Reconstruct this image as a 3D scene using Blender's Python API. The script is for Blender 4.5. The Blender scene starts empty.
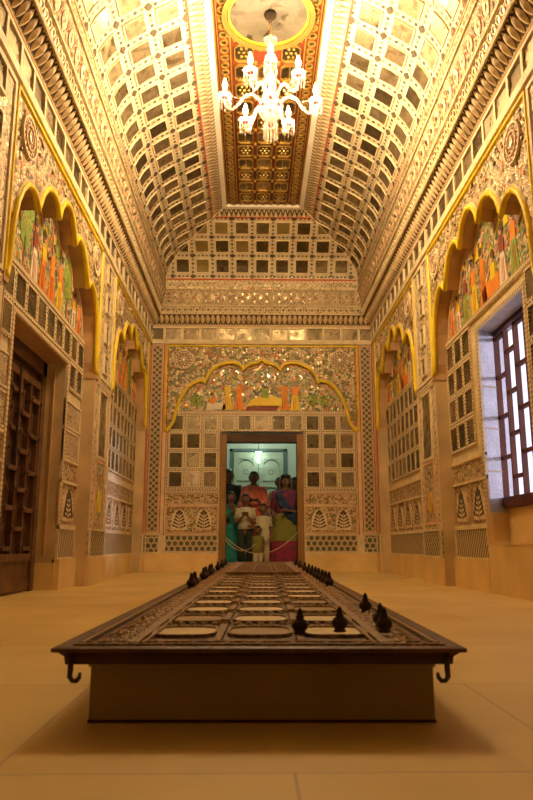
import bpy, bmesh, math, random
from mathutils import Vector, Matrix
random.seed(11)
scn = bpy.context.scene
COL = scn.collection
CX, HW, YB, YF = 0.12, 1.64, 10.0, -0.6      # room centre line, half width, far wall, entrance wall
R = math.radians
sin, cos, pi = math.sin, math.cos, math.pi

# ------------------------------------------------------------------ materials
MATS = {}
def nt(name):
    m = bpy.data.materials.new(name); m.use_nodes = True
    t = m.node_tree; b = t.nodes['Principled BSDF']
    MATS[name] = m
    return m, t, b
def N(t, kind, **kw):
    n = t.nodes.new(kind)
    for k, v in kw.items(): setattr(n, k, v)
    return n
def ramp(t, fac, cols, interp='LINEAR'):
    r = N(t, 'ShaderNodeValToRGB'); e = r.color_ramp.elements
    r.color_ramp.interpolation = interp
    while len(e) < len(cols): e.new(0.5)
    for i, (p, c) in enumerate(cols):
        e[i].position = p; e[i].color = (*c, 1)
    t.links.new(fac, r.inputs['Fac'])
    return r.outputs['Color']
def plain(name, col, rough=.6, metal=0, var=.12, scale=6, bump=.0, spec=.3, coords='Object', bscale=None):
    m, t, b = nt(name)
    tc = N(t, 'ShaderNodeTexCoord')
    nz = N(t, 'ShaderNodeTexNoise'); nz.inputs['Scale'].default_value = scale; nz.inputs['Detail'].default_value = 5
    t.links.new(tc.outputs[coords], nz.inputs['Vector'])
    lo = tuple(c*(1-var) for c in col); hi = tuple(min(1, c*(1+var)) for c in col)
    t.links.new(ramp(t, nz.outputs['Fac'], [(.3, lo), (.7, hi)]), b.inputs['Base Color'])
    b.inputs['Roughness'].default_value = rough; b.inputs['Metallic'].default_value = metal
    b.inputs['Specular IOR Level'].default_value = spec
    if bump:
        n2 = N(t, 'ShaderNodeTexNoise'); n2.inputs['Scale'].default_value = bscale or scale*4; n2.inputs['Detail'].default_value = 4
        t.links.new(tc.outputs[coords], n2.inputs['Vector'])
        bp = N(t, 'ShaderNodeBump'); bp.inputs['Strength'].default_value = bump; bp.inputs['Distance'].default_value = .02
        t.links.new(n2.outputs['Fac'], bp.inputs['Height']); t.links.new(bp.outputs['Normal'], b.inputs['Normal'])
    return m
def mosaic(name, grout, palette, scale=45, th=.10, rough=.45, metal=.0, bump=.6, warp=.0, curl=0):
    """chips of coloured glass and mirror bedded in lime plaster; palette = [(share, colour)]"""
    m, t, b = nt(name)
    tc = N(t, 'ShaderNodeTexCoord')
    vec = tc.outputs['UV']
    if curl:
        nz = N(t, 'ShaderNodeTexNoise'); nz.inputs['Scale'].default_value = curl
        t.links.new(vec, nz.inputs['Vector'])
        mx = N(t, 'ShaderNodeVectorMath', operation='MULTIPLY_ADD')
        mx.inputs[1].default_value = (warp, warp, warp)
        t.links.new(nz.outputs['Color'], mx.inputs[0]); t.links.new(vec, mx.inputs[2]); vec = mx.outputs[0]
    v1 = N(t, 'ShaderNodeTexVoronoi', voronoi_dimensions='2D'); v1.inputs['Scale'].default_value = scale
    v2 = N(t, 'ShaderNodeTexVoronoi', voronoi_dimensions='2D', feature='DISTANCE_TO_EDGE'); v2.inputs['Scale'].default_value = scale
    t.links.new(vec, v1.inputs['Vector']); t.links.new(vec, v2.inputs['Vector'])
    sep = N(t, 'ShaderNodeSeparateColor'); t.links.new(v1.outputs['Color'], sep.inputs[0])
    acc = 0; cols = []
    for s, c in palette: cols.append((acc, c)); acc += s
    pc = ramp(t, sep.outputs[0], cols, 'CONSTANT')
    gt = N(t, 'ShaderNodeMath', operation='GREATER_THAN'); gt.inputs[1].default_value = th
    t.links.new(v2.outputs['Distance'], gt.inputs[0])
    mix = N(t, 'ShaderNodeMix', data_type='RGBA'); mix.inputs[6].default_value = (*grout, 1)
    t.links.new(gt.outputs[0], mix.inputs[0]); t.links.new(pc, mix.inputs[7]); t.links.new(mix.outputs[2], b.inputs['Base Color'])
    b.inputs['Roughness'].default_value = rough
    if metal:
        g2 = N(t, 'ShaderNodeMath', operation='GREATER_THAN'); g2.inputs[1].default_value = 1-metal
        t.links.new(sep.outputs[1], g2.inputs[0])
        mm = N(t, 'ShaderNodeMath', operation='MULTIPLY'); t.links.new(g2.outputs[0], mm.inputs[0]); t.links.new(gt.outputs[0], mm.inputs[1])
        t.links.new(mm.outputs[0], b.inputs['Metallic'])
    bp = N(t, 'ShaderNodeBump'); bp.inputs['Strength'].default_value = bump; bp.inputs['Distance'].default_value = .02
    mn = N(t, 'ShaderNodeMath', operation='MINIMUM'); mn.inputs[1].default_value = .25
    t.links.new(v2.outputs['Distance'], mn.inputs[0]); t.links.new(mn.outputs[0], bp.inputs['Height'])
    t.links.new(bp.outputs['Normal'], b.inputs['Normal'])
    return m
def lattice(name, line, back, pitch=.07, wid=.2, mode='diamond', metal=0, rough=.4):
    m, t, b = nt(name)
    tc = N(t, 'ShaderNodeTexCoord'); sx = N(t, 'ShaderNodeSeparateXYZ'); t.links.new(tc.outputs['UV'], sx.inputs[0])
    def M(op, a, bb=None):
        n = N(t, 'ShaderNodeMath', operation=op)
        for i, q in enumerate((a, bb)):
            if q is None: continue
            if isinstance(q, (int, float)): n.inputs[i].default_value = q
            else: t.links.new(q, n.inputs[i])
        return n.outputs[0]
    U = M('DIVIDE', sx.outputs[0], pitch); V = M('DIVIDE', sx.outputs[1], pitch)
    def line_of(q): return M('LESS_THAN', M('ABSOLUTE', M('SUBTRACT', M('FRACT', q), .5)), wid/2)
    if mode == 'diamond': f = M('MAXIMUM', line_of(M('ADD', U, V)), line_of(M('SUBTRACT', U, V)))
    elif mode == 'diag': f = line_of(M('ADD', U, M('MULTIPLY', V, .7)))
    elif mode == 'dots':
        du = M('SUBTRACT', M('FRACT', U), .5); dv = M('SUBTRACT', M('FRACT', V), .5)
        f = M('GREATER_THAN', M('ADD', M('MULTIPLY', du, du), M('MULTIPLY', dv, dv)), wid*wid)
    else:  # hexagon-like star net
        f = M('MAXIMUM', M('MAXIMUM', line_of(M('ADD', U, M('MULTIPLY', V, .577))), line_of(M('SUBTRACT', U, M('MULTIPLY', V, .577)))), line_of(M('MULTIPLY', V, 1.155)))
    mix = N(t, 'ShaderNodeMix', data_type='RGBA'); t.links.new(f, mix.inputs[0])
    mix.inputs[6].default_value = (*back, 1); mix.inputs[7].default_value = (*line, 1)
    t.links.new(mix.outputs[2], b.inputs['Base Color'])
    b.inputs['Roughness'].default_value = rough
    bp = N(t, 'ShaderNodeBump'); bp.inputs['Strength'].default_value = .6; bp.inputs['Distance'].default_value = .004
    t.links.new(f, bp.inputs['Height']); t.links.new(bp.outputs['Normal'], b.inputs['Normal'])
    return m
def mirror(name, col, rough=.16, dirt=.35):
    m, t, b = nt(name)
    tc = N(t, 'ShaderNodeTexCoord')
    nz = N(t, 'ShaderNodeTexNoise'); nz.inputs['Scale'].default_value = 9; nz.inputs['Detail'].default_value = 6
    t.links.new(tc.outputs['UV'], nz.inputs['Vector'])
    t.links.new(ramp(t, nz.outputs['Fac'], [(.35, tuple(c*(1-dirt) for c in col)), (.6, col)]), b.inputs['Base Color'])
    t.links.new(ramp(t, nz.outputs['Fac'], [(.35, (rough*2.4,)*3), (.65, (rough,)*3)]), b.inputs['Roughness'])
    b.inputs['Metallic'].default_value = .92
    return m

plain('cream', (.80, .67, .42), .55, var=.14, scale=9, bump=.3)
plain('white_lime', (.90, .84, .72), .5, var=.04)
plain('leaf_gap', (.10, .065, .03), .7); plain('cream_relief', (.66, .50, .28), .5, var=.2, scale=12)
plain('cream_vault', (.68, .58, .38), .55, var=.12, scale=9, bump=.3)
plain('pink_line', (.70, .45, .26), .6)
plain('red_line', (.52, .10, .04), .5)
plain('yellow', (.92, .66, .03), .42, var=.15, scale=5, bump=.1)
plain('yellow_dull', (.68, .45, .08), .5, var=.15)
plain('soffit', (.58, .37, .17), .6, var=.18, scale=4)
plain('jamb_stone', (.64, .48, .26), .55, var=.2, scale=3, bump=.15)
plain('lime', (.50, .48, .50), .8, var=.12, scale=10, bump=.8, bscale=60)
plain('plinth_stone', (.84, .61, .27), .42, var=.12, scale=2.5)
plain('dark_dot', (.16, .13, .09), .25, metal=.3)
plain('dot_brown', (.30, .20, .10), .4)
plain('gold', (.46, .29, .07), .35, metal=.6)
plain('ceil_red', (.17, .038, .014), .5); plain('gold_dull', (.36, .22, .07), .4, metal=.3)
mirror('mirror_dark', (.20, .16, .09), .20)
mirror('mirror_mid', (.40, .32, .19), .22)
mirror('mirror_vault', (.36, .28, .165), .36); mirror('mirror_vault_dark', (.19, .145, .08), .30)
mirror('mirror_bright', (.86, .80, .68), .18, .15)
plain('tile_gold', (.36, .28, .11), .35, metal=.6)
C1, PK, GR, RD, MR, DK = (.82, .68, .42), (.70, .42, .24), (.22, .26, .09), (.50, .15, .06), (.62, .52, .32), (.17, .12, .06)
mosaic('floral', (.44, .31, .15), [(.31, C1), (.14, PK), (.09, GR), (.03, RD), (.15, MR), (.28, DK)], 30, .09, metal=.25, bump=.8, warp=.05, curl=14)
mosaic('floral_pale', (.80, .66, .40), [(.36, C1), (.10, (.72, .50, .28)), (.06, GR), (.03, RD), (.17, MR), (.28, (.26, .18, .08))], 32, .12, metal=.2, bump=.7, warp=.05, curl=14)
mosaic('floral_fine', (.48, .34, .16), [(.35, C1), (.15, PK), (.10, GR), (.05, RD), (.10, MR), (.25, DK)], 45, .10, metal=.15, bump=.7, warp=.03, curl=20)
mosaic('back_floral', (.38, .30, .15), [(.26, C1), (.12, PK), (.16, (.22, .25, .10)), (.04, RD), (.22, MR), (.20, (.20, .17, .08))], 26, .09, metal=.3, bump=.7, warp=.04, curl=12)
mosaic('mural_ground', (.50, .42, .22), [(.24, (.26, .30, .10)), (.10, (.16, .20, .16)), (.10, (.62, .16, .06)), (.20, (.75, .62, .38)), (.10, (.78, .42, .10)), (.12, (.42, .42, .18)), (.14, (.60, .50, .30))], 22, .07, metal=.12, bump=.5, warp=.06, curl=9)
mosaic('scroll', (.76, .62, .38), [(.5, (.30, .20, .09)), (.25, (.66, .46, .25)), (.25, (.50, .36, .18))], 44, .15, metal=.15, bump=1.0, warp=.05, curl=18)
mosaic('niche_flower', (.80, .66, .44), [(.6, (.26, .19, .10)), (.2, (.55, .28, .12)), (.2, (.5, .42, .22))], 42, .12, metal=.1, bump=.6)
lattice('diamond_net', (.74, .58, .33), (.15, .13, .07), .085, .19, 'diamond')
lattice('diag_net', (.72, .56, .34), (.20, .16, .09), .06, .38, 'diag')
lattice('hex_net', (.78, .62, .38), (.13, .12, .06), .085, .15, 'hex')
lattice('strip_net', (.82, .68, .42), (.20, .14, .07), .030, .27, 'dots')
lattice('dot_net', (.78, .62, .38), (.30, .20, .11), .035, .30, 'dots')

def floor_mat():
    m, t, b = nt('marble_floor')
    tc = N(t, 'ShaderNodeTexCoord')
    mp = N(t, 'ShaderNodeMapping'); mp.inputs['Location'].default_value = (.93, .25, 0); t.links.new(tc.outputs['Object'], mp.inputs['Vector'])
    br = N(t, 'ShaderNodeTexBrick'); br.offset = .5; br.inputs['Scale'].default_value = 1
    br.inputs['Brick Width'].default_value = 1.0; br.inputs['Row Height'].default_value = .75; br.inputs['Mortar Size'].default_value = .003
    br.inputs['Color1'].default_value = (.86, .65, .25, 1); br.inputs['Color2'].default_value = (.81, .60, .225, 1); br.inputs['Mortar'].default_value = (.62, .45, .23, 1)
    t.links.new(mp.outputs[0], br.inputs['Vector'])
    nz = N(t, 'ShaderNodeTexNoise'); nz.inputs['Scale'].default_value = 1.6; nz.inputs['Detail'].default_value = 8
    t.links.new(tc.outputs['Object'], nz.inputs['Vector'])
    mx = N(t, 'ShaderNodeMix', data_type='RGBA', blend_type='MULTIPLY'); mx.inputs[0].default_value = .6
    t.links.new(br.outputs['Color'], mx.inputs[6]); t.links.new(ramp(t, nz.outputs['Fac'], [(.3, (.72, .68, .62)), (.65, (1, 1, 1))]), mx.inputs[7])
    t.links.new(mx.outputs[2], b.inputs['Base Color'])
    t.links.new(ramp(t, nz.outputs['Fac'], [(.3, (.55,)*3), (.7, (.45,)*3)]), b.inputs['Roughness'])
floor_mat()

# ------------------------------------------------------------------ geometry collector in a (u, v, d) frame
class Geo:
    def __init__(s, frame): s.f = frame; s.v = []; s.uv = []; s.fc = []; s.mi = []; s.ms = []
    def mat(s, m):
        if m not in s.ms: s.ms.append(m)
        return s.ms.index(m)
    def pt(s, u, v, d):
        s.v.append(s.f(u, v, d)); s.uv.append((u + d*.9, v + d*.9)); return len(s.v)-1
    def face(s, idx, m): s.fc.append(idx); s.mi.append(s.mat(m))
    def poly(s, pts, m): s.face([s.pt(*p) for p in pts], m)
    def rect(s, u0, u1, v0, v1, d, m, tu=0, tv=0, n=1):
        uc, vc = (u0+u1)/2, (v0+v1)/2
        for k in range(n):
            a = v0+(v1-v0)*k/n; b = v0+(v1-v0)*(k+1)/n
            s.poly([(u, v, d+tu*(u-uc)+tv*(v-vc)) for u, v in ((u0, a), (u1, a), (u1, b), (u0, b))], m)
    def box(s, u0, u1, v0, v1, d0, d1, m, n=1, side=None):
        side = side or m
        for k in range(n):
            a = v0+(v1-v0)*k/n; b = v0+(v1-v0)*(k+1)/n
            s.poly([(u0, a, d1), (u1, a, d1), (u1, b, d1), (u0, b, d1)], m)
            s.poly([(u0, a, d0), (u0, a, d1), (u0, b, d1), (u0, b, d0)], side)
            s.poly([(u1, a, d1), (u1, a, d0), (u1, b, d0), (u1, b, d1)], side)
        s.poly([(u0, v0, d0), (u1, v0, d0), (u1, v0, d1), (u0, v0, d1)], side)
        s.poly([(u0, v1, d1), (u1, v1, d1), (u1, v1, d0), (u0, v1, d0)], side)
    def prism(s, pts, d0, d1, m, side=None):
        s.poly([(u, v, d1) for u, v in pts], m)
        n = len(pts)
        for i in range(n):
            a, b = pts[i], pts[(i+1) % n]
            s.poly([(*a, d0), (*b, d0), (*b, d1), (*a, d1)], side or m)
    def disc(s, u, v, r, d, m, n=8, ry=None, rot=0):
        ry = ry or r
        s.poly([(u+r*cos(2*pi*k/n+rot), v+ry*sin(2*pi*k/n+rot), d) for k in range(n)], m)
    def dome(s, u, v, r, d, h, m, n=8, ry=None):
        ry = ry or r
        o = [(u+r*cos(2*pi*k/n), v+ry*sin(2*pi*k/n), d) for k in range(n)]
        i = [(u+.6*r*cos(2*pi*k/n), v+.6*ry*sin(2*pi*k/n), d+h) for k in range(n)]
        for k in range(n): s.poly([o[k], o[(k+1) % n], i[(k+1) % n], i[k]], m)
        s.poly(i, m)
    def ring(s, u, v, r0, r1, d0, d1, m, n=20, ry=1):
        for k in range(n):
            a, b = 2*pi*k/n, 2*pi*(k+1)/n
            P = lambda r, t, d: (u+r*cos(t), v+ry*r*sin(t), d)
            s.poly([P(r0, a, d1), P(r1, a, d1), P(r1, b, d1), P(r0, b, d1)], m)
            s.poly([P(r0, a, d0), P(r0, a, d1), P(r0, b, d1), P(r0, b, d0)], m)
            s.poly([P(r1, a, d1), P(r1, a, d0), P(r1, b, d0), P(r1, b, d1)], m)
    def tube(s, pts, r, m, n=7, flat=1.0):
        """moulding along a path in the u-v plane; half round towards +d"""
        rings = []
        for i, p in enumerate(pts):
            a = pts[max(0, i-1)]; b = pts[min(len(pts)-1, i+1)]
            du, dv = b[0]-a[0], b[1]-a[1]; L = math.hypot(du, dv) or 1
            nu, nv = -dv/L, du/L
            rings.append([s.pt(p[0]+nu*r*cos(t), p[1]+nv*r*cos(t), p[2]+r*flat*sin(t)) for t in [2*pi*k/n for k in range(n)]])
        for a, b in zip(rings, rings[1:]):
            for k in range(n): s.face([a[k], a[(k+1) % n], b[(k+1) % n], b[k]], m)
        s.face(rings[0], m); s.face(rings[-1][::-1], m)
    def build(s, name, parent=None, cuts=(), smooth=False):
        me = bpy.data.meshes.new(name); me.from_pydata([tuple(p) for p in s.v], [], s.fc)
        for m in s.ms: me.materials.append(MATS[m])
        me.polygons.foreach_set('material_index', s.mi)
        uvl = me.uv_layers.new(name='UVMap')
        for l in me.loops: uvl.data[l.index].uv = s.uv[l.vertex_index]
        if smooth: me.polygons.foreach_set('use_smooth', [True]*len(me.polygons))
        if cuts:
            bm = bmesh.new(); bm.from_mesh(me)
            for co, no in cuts:
                bmesh.ops.bisect_plane(bm, geom=bm.verts[:]+bm.edges[:]+bm.faces[:], dist=1e-5, plane_co=co, plane_no=no, clear_outer=True)
            bm.to_mesh(me); bm.free()
        o = bpy.data.objects.new(name, me); COL.objects.link(o)
        if parent: o.parent = parent; o.matrix_parent_inverse = parent.matrix_world.inverted()
        return o
def world(u, v, d): return Vector((u, v, d))
def obj_from(name, vs, fs, mats, mi=None, parent=None, smooth=True):
    me = bpy.data.meshes.new(name); me.from_pydata([tuple(p) for p in vs], [], fs)
    for m in (mats if isinstance(mats, (list, tuple)) else [mats]): me.materials.append(MATS[m])
    if mi: me.polygons.foreach_set('material_index', mi)
    if smooth: me.polygons.foreach_set('use_smooth', [True]*len(me.polygons))
    o = bpy.data.objects.new(name, me); COL.objects.link(o)
    if parent: o.parent = parent
    return o
def struct(o): o['kind'] = 'structure'; return o
def tag(o, label, cat, group=None):
    o['label'] = label; o['category'] = cat
    if group: o['group'] = group
    return o
def empty(name, loc, rz=0):
    o = bpy.data.objects.new(name, None); COL.objects.link(o); o.location = loc; o.rotation_euler = (0, 0, rz); o.empty_display_size = .1
    return o

FL = lambda u, v, d: (CX-HW+d, u, v)
FR = lambda u, v, d: (CX+HW-d, u, v)
FB = lambda u, v, d: (CX+u, YB-d, v)
FE = lambda u, v, d: (CX+u, YF+d, v)

# ------------------------------------------------------------------ ornament kit
ARCH = [(0, 3.045), (.04, 3.00), (.10, 2.985), (.16, 2.95), (.205, 2.885),
        (.215, 2.93), (.25, 2.975), (.31, 3.0), (.38, 2.995), (.45, 2.965), (.52, 2.91), (.575, 2.82), (.615, 2.685),
        (.635, 2.72), (.68, 2.72), (.73, 2.69), (.79, 2.62), (.84, 2.53), (.885, 2.41), (.915, 2.27), (.935, 2.13), (.95, 2.08), (.975, 2.03), (1.0, 1.98)]
ARCH_BACK = ARCH
ARCH_SIDE = [(0, 3.08), (.06, 3.06), (.12, 3.02), (.17, 2.95), (.20, 2.85), (.24, 2.93), (.31, 2.97), (.39, 2.96), (.47, 2.91), (.54, 2.82), (.60, 2.66),
             (.65, 2.73), (.72, 2.75), (.80, 2.72), (.87, 2.64), (.925, 2.52), (.96, 2.37), (.975, 2.2), (.98, 2.08), (.99, 2.03), (1.0, 1.98)]
def arch_pts(uc, hw, dv=0, sc=1.0):
    a = [(uc - t*hw*sc, v+dv) for t, v in reversed(ARCH)]
    return a + [(uc + t*hw*sc, v+dv) for t, v in ARCH[1:]]
def rnd(a): return random.uniform(-a, a)
def tile(g, uc, vc, w, h, d, m=None, tilt=.03, bevel=True, n=1):
    m = m or random.choice(['mirror_dark']*5+['mirror_mid']*4+['mirror_bright'])
    g.rect(uc-w/2, uc+w/2, vc-h/2, vc+h/2, d, m, rnd(tilt), rnd(tilt), n=n)
def tile_grid(g, us, vs, w, h, d, frame='cream', pu=None, fd=.018, pal=None, skip=None):
    """mirror tiles divided by raised cream strips"""
    pu = pu or abs(us[1]-us[0]); pv = abs(vs[1]-vs[0]) if len(vs) > 1 else h+.05
    for u in us:
        for v in vs:
            if skip and skip(u, v): continue
            tile(g, u, v, w, h, d+.010, random.choice(pal) if pal else None, .05)
            bu, bv = (pu-w)/2, (pv-h)/2
            g.box(u-pu/2, u-w/2, v-pv/2, v+pv/2, d, d+fd, frame); g.box(u+w/2, u+pu/2, v-pv/2, v+pv/2, d, d+fd, frame)
            g.box(u-w/2, u+w/2, v-pv/2, v-h/2, d, d+fd, frame); g.box(u-w/2, u+w/2, v+h/2, v+pv/2, d, d+fd, frame)
            nk = max(2, int(pv/.045))
            for k in range(nk):      # dark glass beads set in the strips
                vv = v-pv/2+(k+.5)*pv/nk
                g.disc(u-pu/2, vv, .009, d+fd+.001, 'dark_dot', 6)
            nk = max(2, int(pu/.045))
            for k in range(nk):
                g.disc(u-pu/2+(k+.5)*pu/nk, v-pv/2, .009, d+fd+.001, 'dark_dot', 6)
def rosette(g, u, v, r, d):
    g.ring(u, v, r*.9, r, d, d+.02, 'cream', 24); g.ring(u, v, r*.52, r*.60, d, d+.022, 'pink_line', 20); g.ring(u, v, r*.2, r*.26, d, d+.025, 'cream', 14)
    g.disc(u, v, r*.16, d+.02, 'mirror_bright', 10); g.disc(u, v, r*.9, d+.004, 'dot_brown', 24)
    for k in range(16):
        a = 2*pi*k/16; g.dome(u+r*.75*cos(a), v+r*.75*sin(a), r*.11, d+.004, .012, 'cream' if k % 2 else 'white_lime', 7)
    for k in range(9):
        a = 2*pi*k/9; g.dome(u+r*.39*cos(a), v+r*.39*sin(a), r*.09, d+.004, .012, 'white_lime' if k % 2 else 'cream', 6)
def niche(g, u, v0, w, h, d):
    """small arched niche panel with an inlaid flowering plant"""
    n = 10; pts = [(u-w/2, v0), (u+w/2, v0), (u+w/2, v0+h*.5)]
    pts += [(u+w/2*cos(a)*(1-.12*sin(2*a)**2), v0+h*.5+h*.5*sin(a)) for a in [pi*k/n for k in range(1, n)]] + [(u-w/2, v0+h*.5)]
    g.prism(pts, d, d+.010, 'floral_fine')
    inn = [(u+(a-u)*.80, v0+h*.04+(b-v0)*.90) for a, b in pts]
    g.prism(inn, d+.010, d+.014, 'cream')
    inn = [(u+(a-u)*.70, v0+h*.07+(b-v0)*.82) for a, b in pts]
    g.prism(inn, d+.014, d+.016, 'cream')
    e = d+.018
    g.box(u-.004, u+.004, v0+h*.1, v0+h*.8, e-.002, e+.002, 'dot_brown')
    for k in range(5):
        vv = v0+h*(.13+.135*k); s = w*(.29-.042*k)
        for sg in (-1, 1):
            g.poly([(u, vv, e), (u+sg*s*.6, vv+h*.01, e), (u+sg*s, vv+h*.09, e), (u+sg*s*.45, vv+h*.08, e)], 'dark_dot')
            g.disc(u+sg*s, vv+h*.1, w*.065, e+.001, 'dark_dot', 7)
    g.disc(u, v0+h*.82, w*.11, e, 'dark_dot', 9)
def niche_row(g, u0, u1, n, v0, h, d):
    p = (u1-u0)/n
    for k in range(n): niche(g, u0+p*(k+.5), v0, p*.80, h, d)
def figure(g, u, v, h, d, robe, top, s=1, seated=False, skin='skin_paint'):
    """a painted figure in profile, laid in slight relief"""
    e = d+.006
    if seated:
        g.prism([(u-.26*h, v), (u+.50*h, v), (u+.56*h, v+.20*h), (u+.2*h, v+.30*h), (u-.2*h, v+.28*h)], d, e, robe)
    else:
        g.prism([(u-.17*h, v), (u+.17*h, v), (u+.12*h, v+.3*h), (u+.07*h, v+.52*h), (u-.07*h, v+.52*h), (u-.12*h, v+.3*h)], d, e, robe)
        for k in (-1, 0, 1): g.box(u+k*.06*h-.003, u+k*.05*h+.003, v+.02*h, v+.4*h, e, e+.002, 'red_line')
    b = v+(.24*h if seated else .5*h)
    g.prism([(u-.09*h, b), (u+.09*h, b), (u+.11*h, b+.24*h), (u, b+.28*h), (u-.11*h, b+.24*h)], d, e+.001, top)
    g.prism([(u+s*.08*h, b+.22*h), (u+s*.24*h, b+.08*h), (u+s*.36*h, b+.20*h), (u+s*.33*h, b+.24*h), (u+s*.23*h, b+.14*h), (u+s*.1*h, b+.27*h)], d, e+.002, skin)
    g.disc(u, b+.37*h, .085*h, e+.002, skin, 10); g.disc(u-s*.03*h, b+.41*h, .08*h, e+.003, 'dark_dot', 10)
    g.prism([(u-.07*h, b+.44*h), (u+.07*h, b+.44*h), (u+.03*h, b+.53*h), (u-.02*h, b+.56*h)], e, e+.003, 'yellow')
plain('skin_paint', (.62, .36, .18), .6); plain('blue_paint', (.12, .16, .20), .6); plain('orange_paint', (.86, .30, .04), .55)
plain('green_paint', (.30, .42, .08), .6, var=.25, scale=30); plain('white_paint', (.84, .76, .60), .6); plain('maroon_paint', (.30, .08, .05), .55)
plain('leaf_paint', (.14, .22, .08), .6)
def foliage(g, u0, u1, v0, v1, d, n, clipf):
    for _ in range(n):
        u = random.uniform(u0, u1); v = random.uniform(v0, v1)
        if not clipf(u, v): continue
        m = random.choice(['leaf_paint', 'green_paint', 'leaf_paint', 'cream', 'red_line', 'orange_paint', 'blue_paint', 'mirror_bright', 'white_paint'])
        r = random.uniform(.010, .024); a = random.uniform(0, pi)
        if random.random() < .5:
            pts = [(u+r*1.8*cos(a), v+r*1.8*sin(a)), (u+r*.6*cos(a+1.57), v+r*.6*sin(a+1.57)), (u-r*1.8*cos(a), v-r*1.8*sin(a)), (u-r*.6*cos(a+1.57), v-r*.6*sin(a+1.57))]
            g.poly([(*q, d+.003) for q in pts], m)
        else: g.disc(u, v, r*.8, d+.0035, m, 7)
def inside_arch(uc, hw):
    def f(u, v):
        t = abs(u-uc)/hw
        if t > .93: return False
        top = min([q[1] for q in ARCH if abs(q[0]-t) < .06] or [2.4])
        return v < top-.03
    return f
def tree(g, u, v, w, h, d):
    g.box(u-.012, u+.012, v, v+h*.4, d, d+.005, 'dot_brown')
    pts = [(u+w/2*cos(2*pi*k/16)*(1+.06*(-1)**k), v+h*.62+h*.4*sin(2*pi*k/16)*(1+.06*(-1)**k)) for k in range(16)]
    g.prism(pts, d, d+.005, 'green_paint')
    for _ in range(26): 
        a = random.uniform(0, 6.3); r = random.random()**.5*.85
        g.disc(u+w/2*r*cos(a), v+h*.62+h*.4*r*sin(a), .012, d+.007, random.choice(['leaf_paint', 'yellow_dull']), 5)

# ------------------------------------------------------------------ walls
TOP = 3.30
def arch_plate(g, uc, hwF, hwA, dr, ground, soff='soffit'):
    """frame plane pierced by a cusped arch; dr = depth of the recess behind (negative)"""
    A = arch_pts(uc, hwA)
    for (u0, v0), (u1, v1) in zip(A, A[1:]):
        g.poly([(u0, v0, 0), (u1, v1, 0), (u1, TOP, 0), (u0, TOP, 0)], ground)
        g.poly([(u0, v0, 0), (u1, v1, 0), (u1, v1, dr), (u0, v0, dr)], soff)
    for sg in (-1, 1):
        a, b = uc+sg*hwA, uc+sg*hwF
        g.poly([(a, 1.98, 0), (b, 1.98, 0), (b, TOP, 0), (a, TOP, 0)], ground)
def arch_side(name, g, uc, hwA, dr, parent, frame):
    m = Geo(frame)
    A = [(u, v, .008) for u, v in arch_pts(uc, hwA)]
    s0, s1 = A[0], A[-1]
    A = [(s0[0]-.045, s0[1]+.01, .008)] + A + [(s1[0]+.045, s1[1]+.01, .008)]
    m.tube(A, .023, 'yellow', 8); o = m.build('arch_moulding', parent, smooth=True)
    m = Geo(frame)
    m.tube([(u, v+.035, .004) for u, v, d in A], .012, 'cream', 5)
    B = [(uc+(u-uc)*.955, v-.055, dr+.004) for u, v in arch_pts(uc, hwA) if v > 2.2]
    m.tube(B, .014, 'pink_line', 5); m.build('arch_piping', parent)

def mural(frame, uc, hw, dr, parent, kind):
    g = Geo(frame); d = dr+.002
    pts = [(u, min(v+.02, 3.06)) for u, v in arch_pts(uc, hw) if v > 2.15]
    base = 2.27
    for (a, va), (b, vb) in zip(pts, pts[1:]): g.poly([(a, base, d), (b, base, d), (b, vb, d), (a, va, d)], 'mural_ground')
    f = inside_arch(uc, hw)
    foliage(g, uc-hw*.93, uc+hw*.93, 2.30, 2.98, d, 620, f)
    if kind == 'back':
        figure(g, uc-.72+.0, 2.30, .36, d, 'white_paint', 'orange_paint', 1, True)
        figure(g, uc-.50, 2.30, .46, d, 'yellow', 'yellow', 1); figure(g, uc-.33, 2.30, .46, d, 'orange_paint', 'orange_paint', 1)
        g.prism([(uc-.25, 2.285), (uc+.22, 2.285), (uc+.25, 2.36), (uc-.2, 2.36)], d, d+.008, 'maroon_paint')
        figure(g, uc+.05, 2.35, .52, d+.002, 'yellow', 'green_paint', -1, True, 'blue_paint')
        g.prism([(uc-.24, 2.34), (uc+.02, 2.38), (uc+.04, 2.46), (uc-.12, 2.47)], d, d+.012, 'yellow')
        figure(g, uc+.33, 2.30, .46, d, 'orange_paint', 'orange_paint', -1); figure(g, uc+.49, 2.30, .44, d, 'yellow', 'orange_paint', -1)
        for q in (-.95, .75, .92): tree(g, uc+q, 2.30, .14, .22, d)
    else:
        k = 0
        for q in (-.98, -.60, -.36, -.14, .10, .34, .58, .82, 1.02):
            u = uc+q*hw/1.26; k += 1
            if kind == 'left' and q in (-.60, .58): tree(g, u, 2.32, .24, .56, d); continue
            figure(g, u, 2.30, .50 if abs(q) < .7 else .34, d, ['orange_paint', 'yellow', 'green_paint', 'white_paint', 'orange_paint'][k % 5], ['yellow', 'orange_paint', 'orange_paint', 'maroon_paint'][k % 4], 1 if q < 0 else -1, kind == 'right' and q == -.14)
        for q in (-.85, -.48, .22, .70): g.prism([(uc+q-.05, 2.72), (uc+q+.05, 2.72), (uc+q+.03, 2.86), (uc+q-.02, 2.88)], d, d+.006, random.choice(['yellow', 'orange_paint', 'green_paint']) if abs(q) < .8 else 'leaf_paint')
    return g.build('mural', parent)

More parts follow.
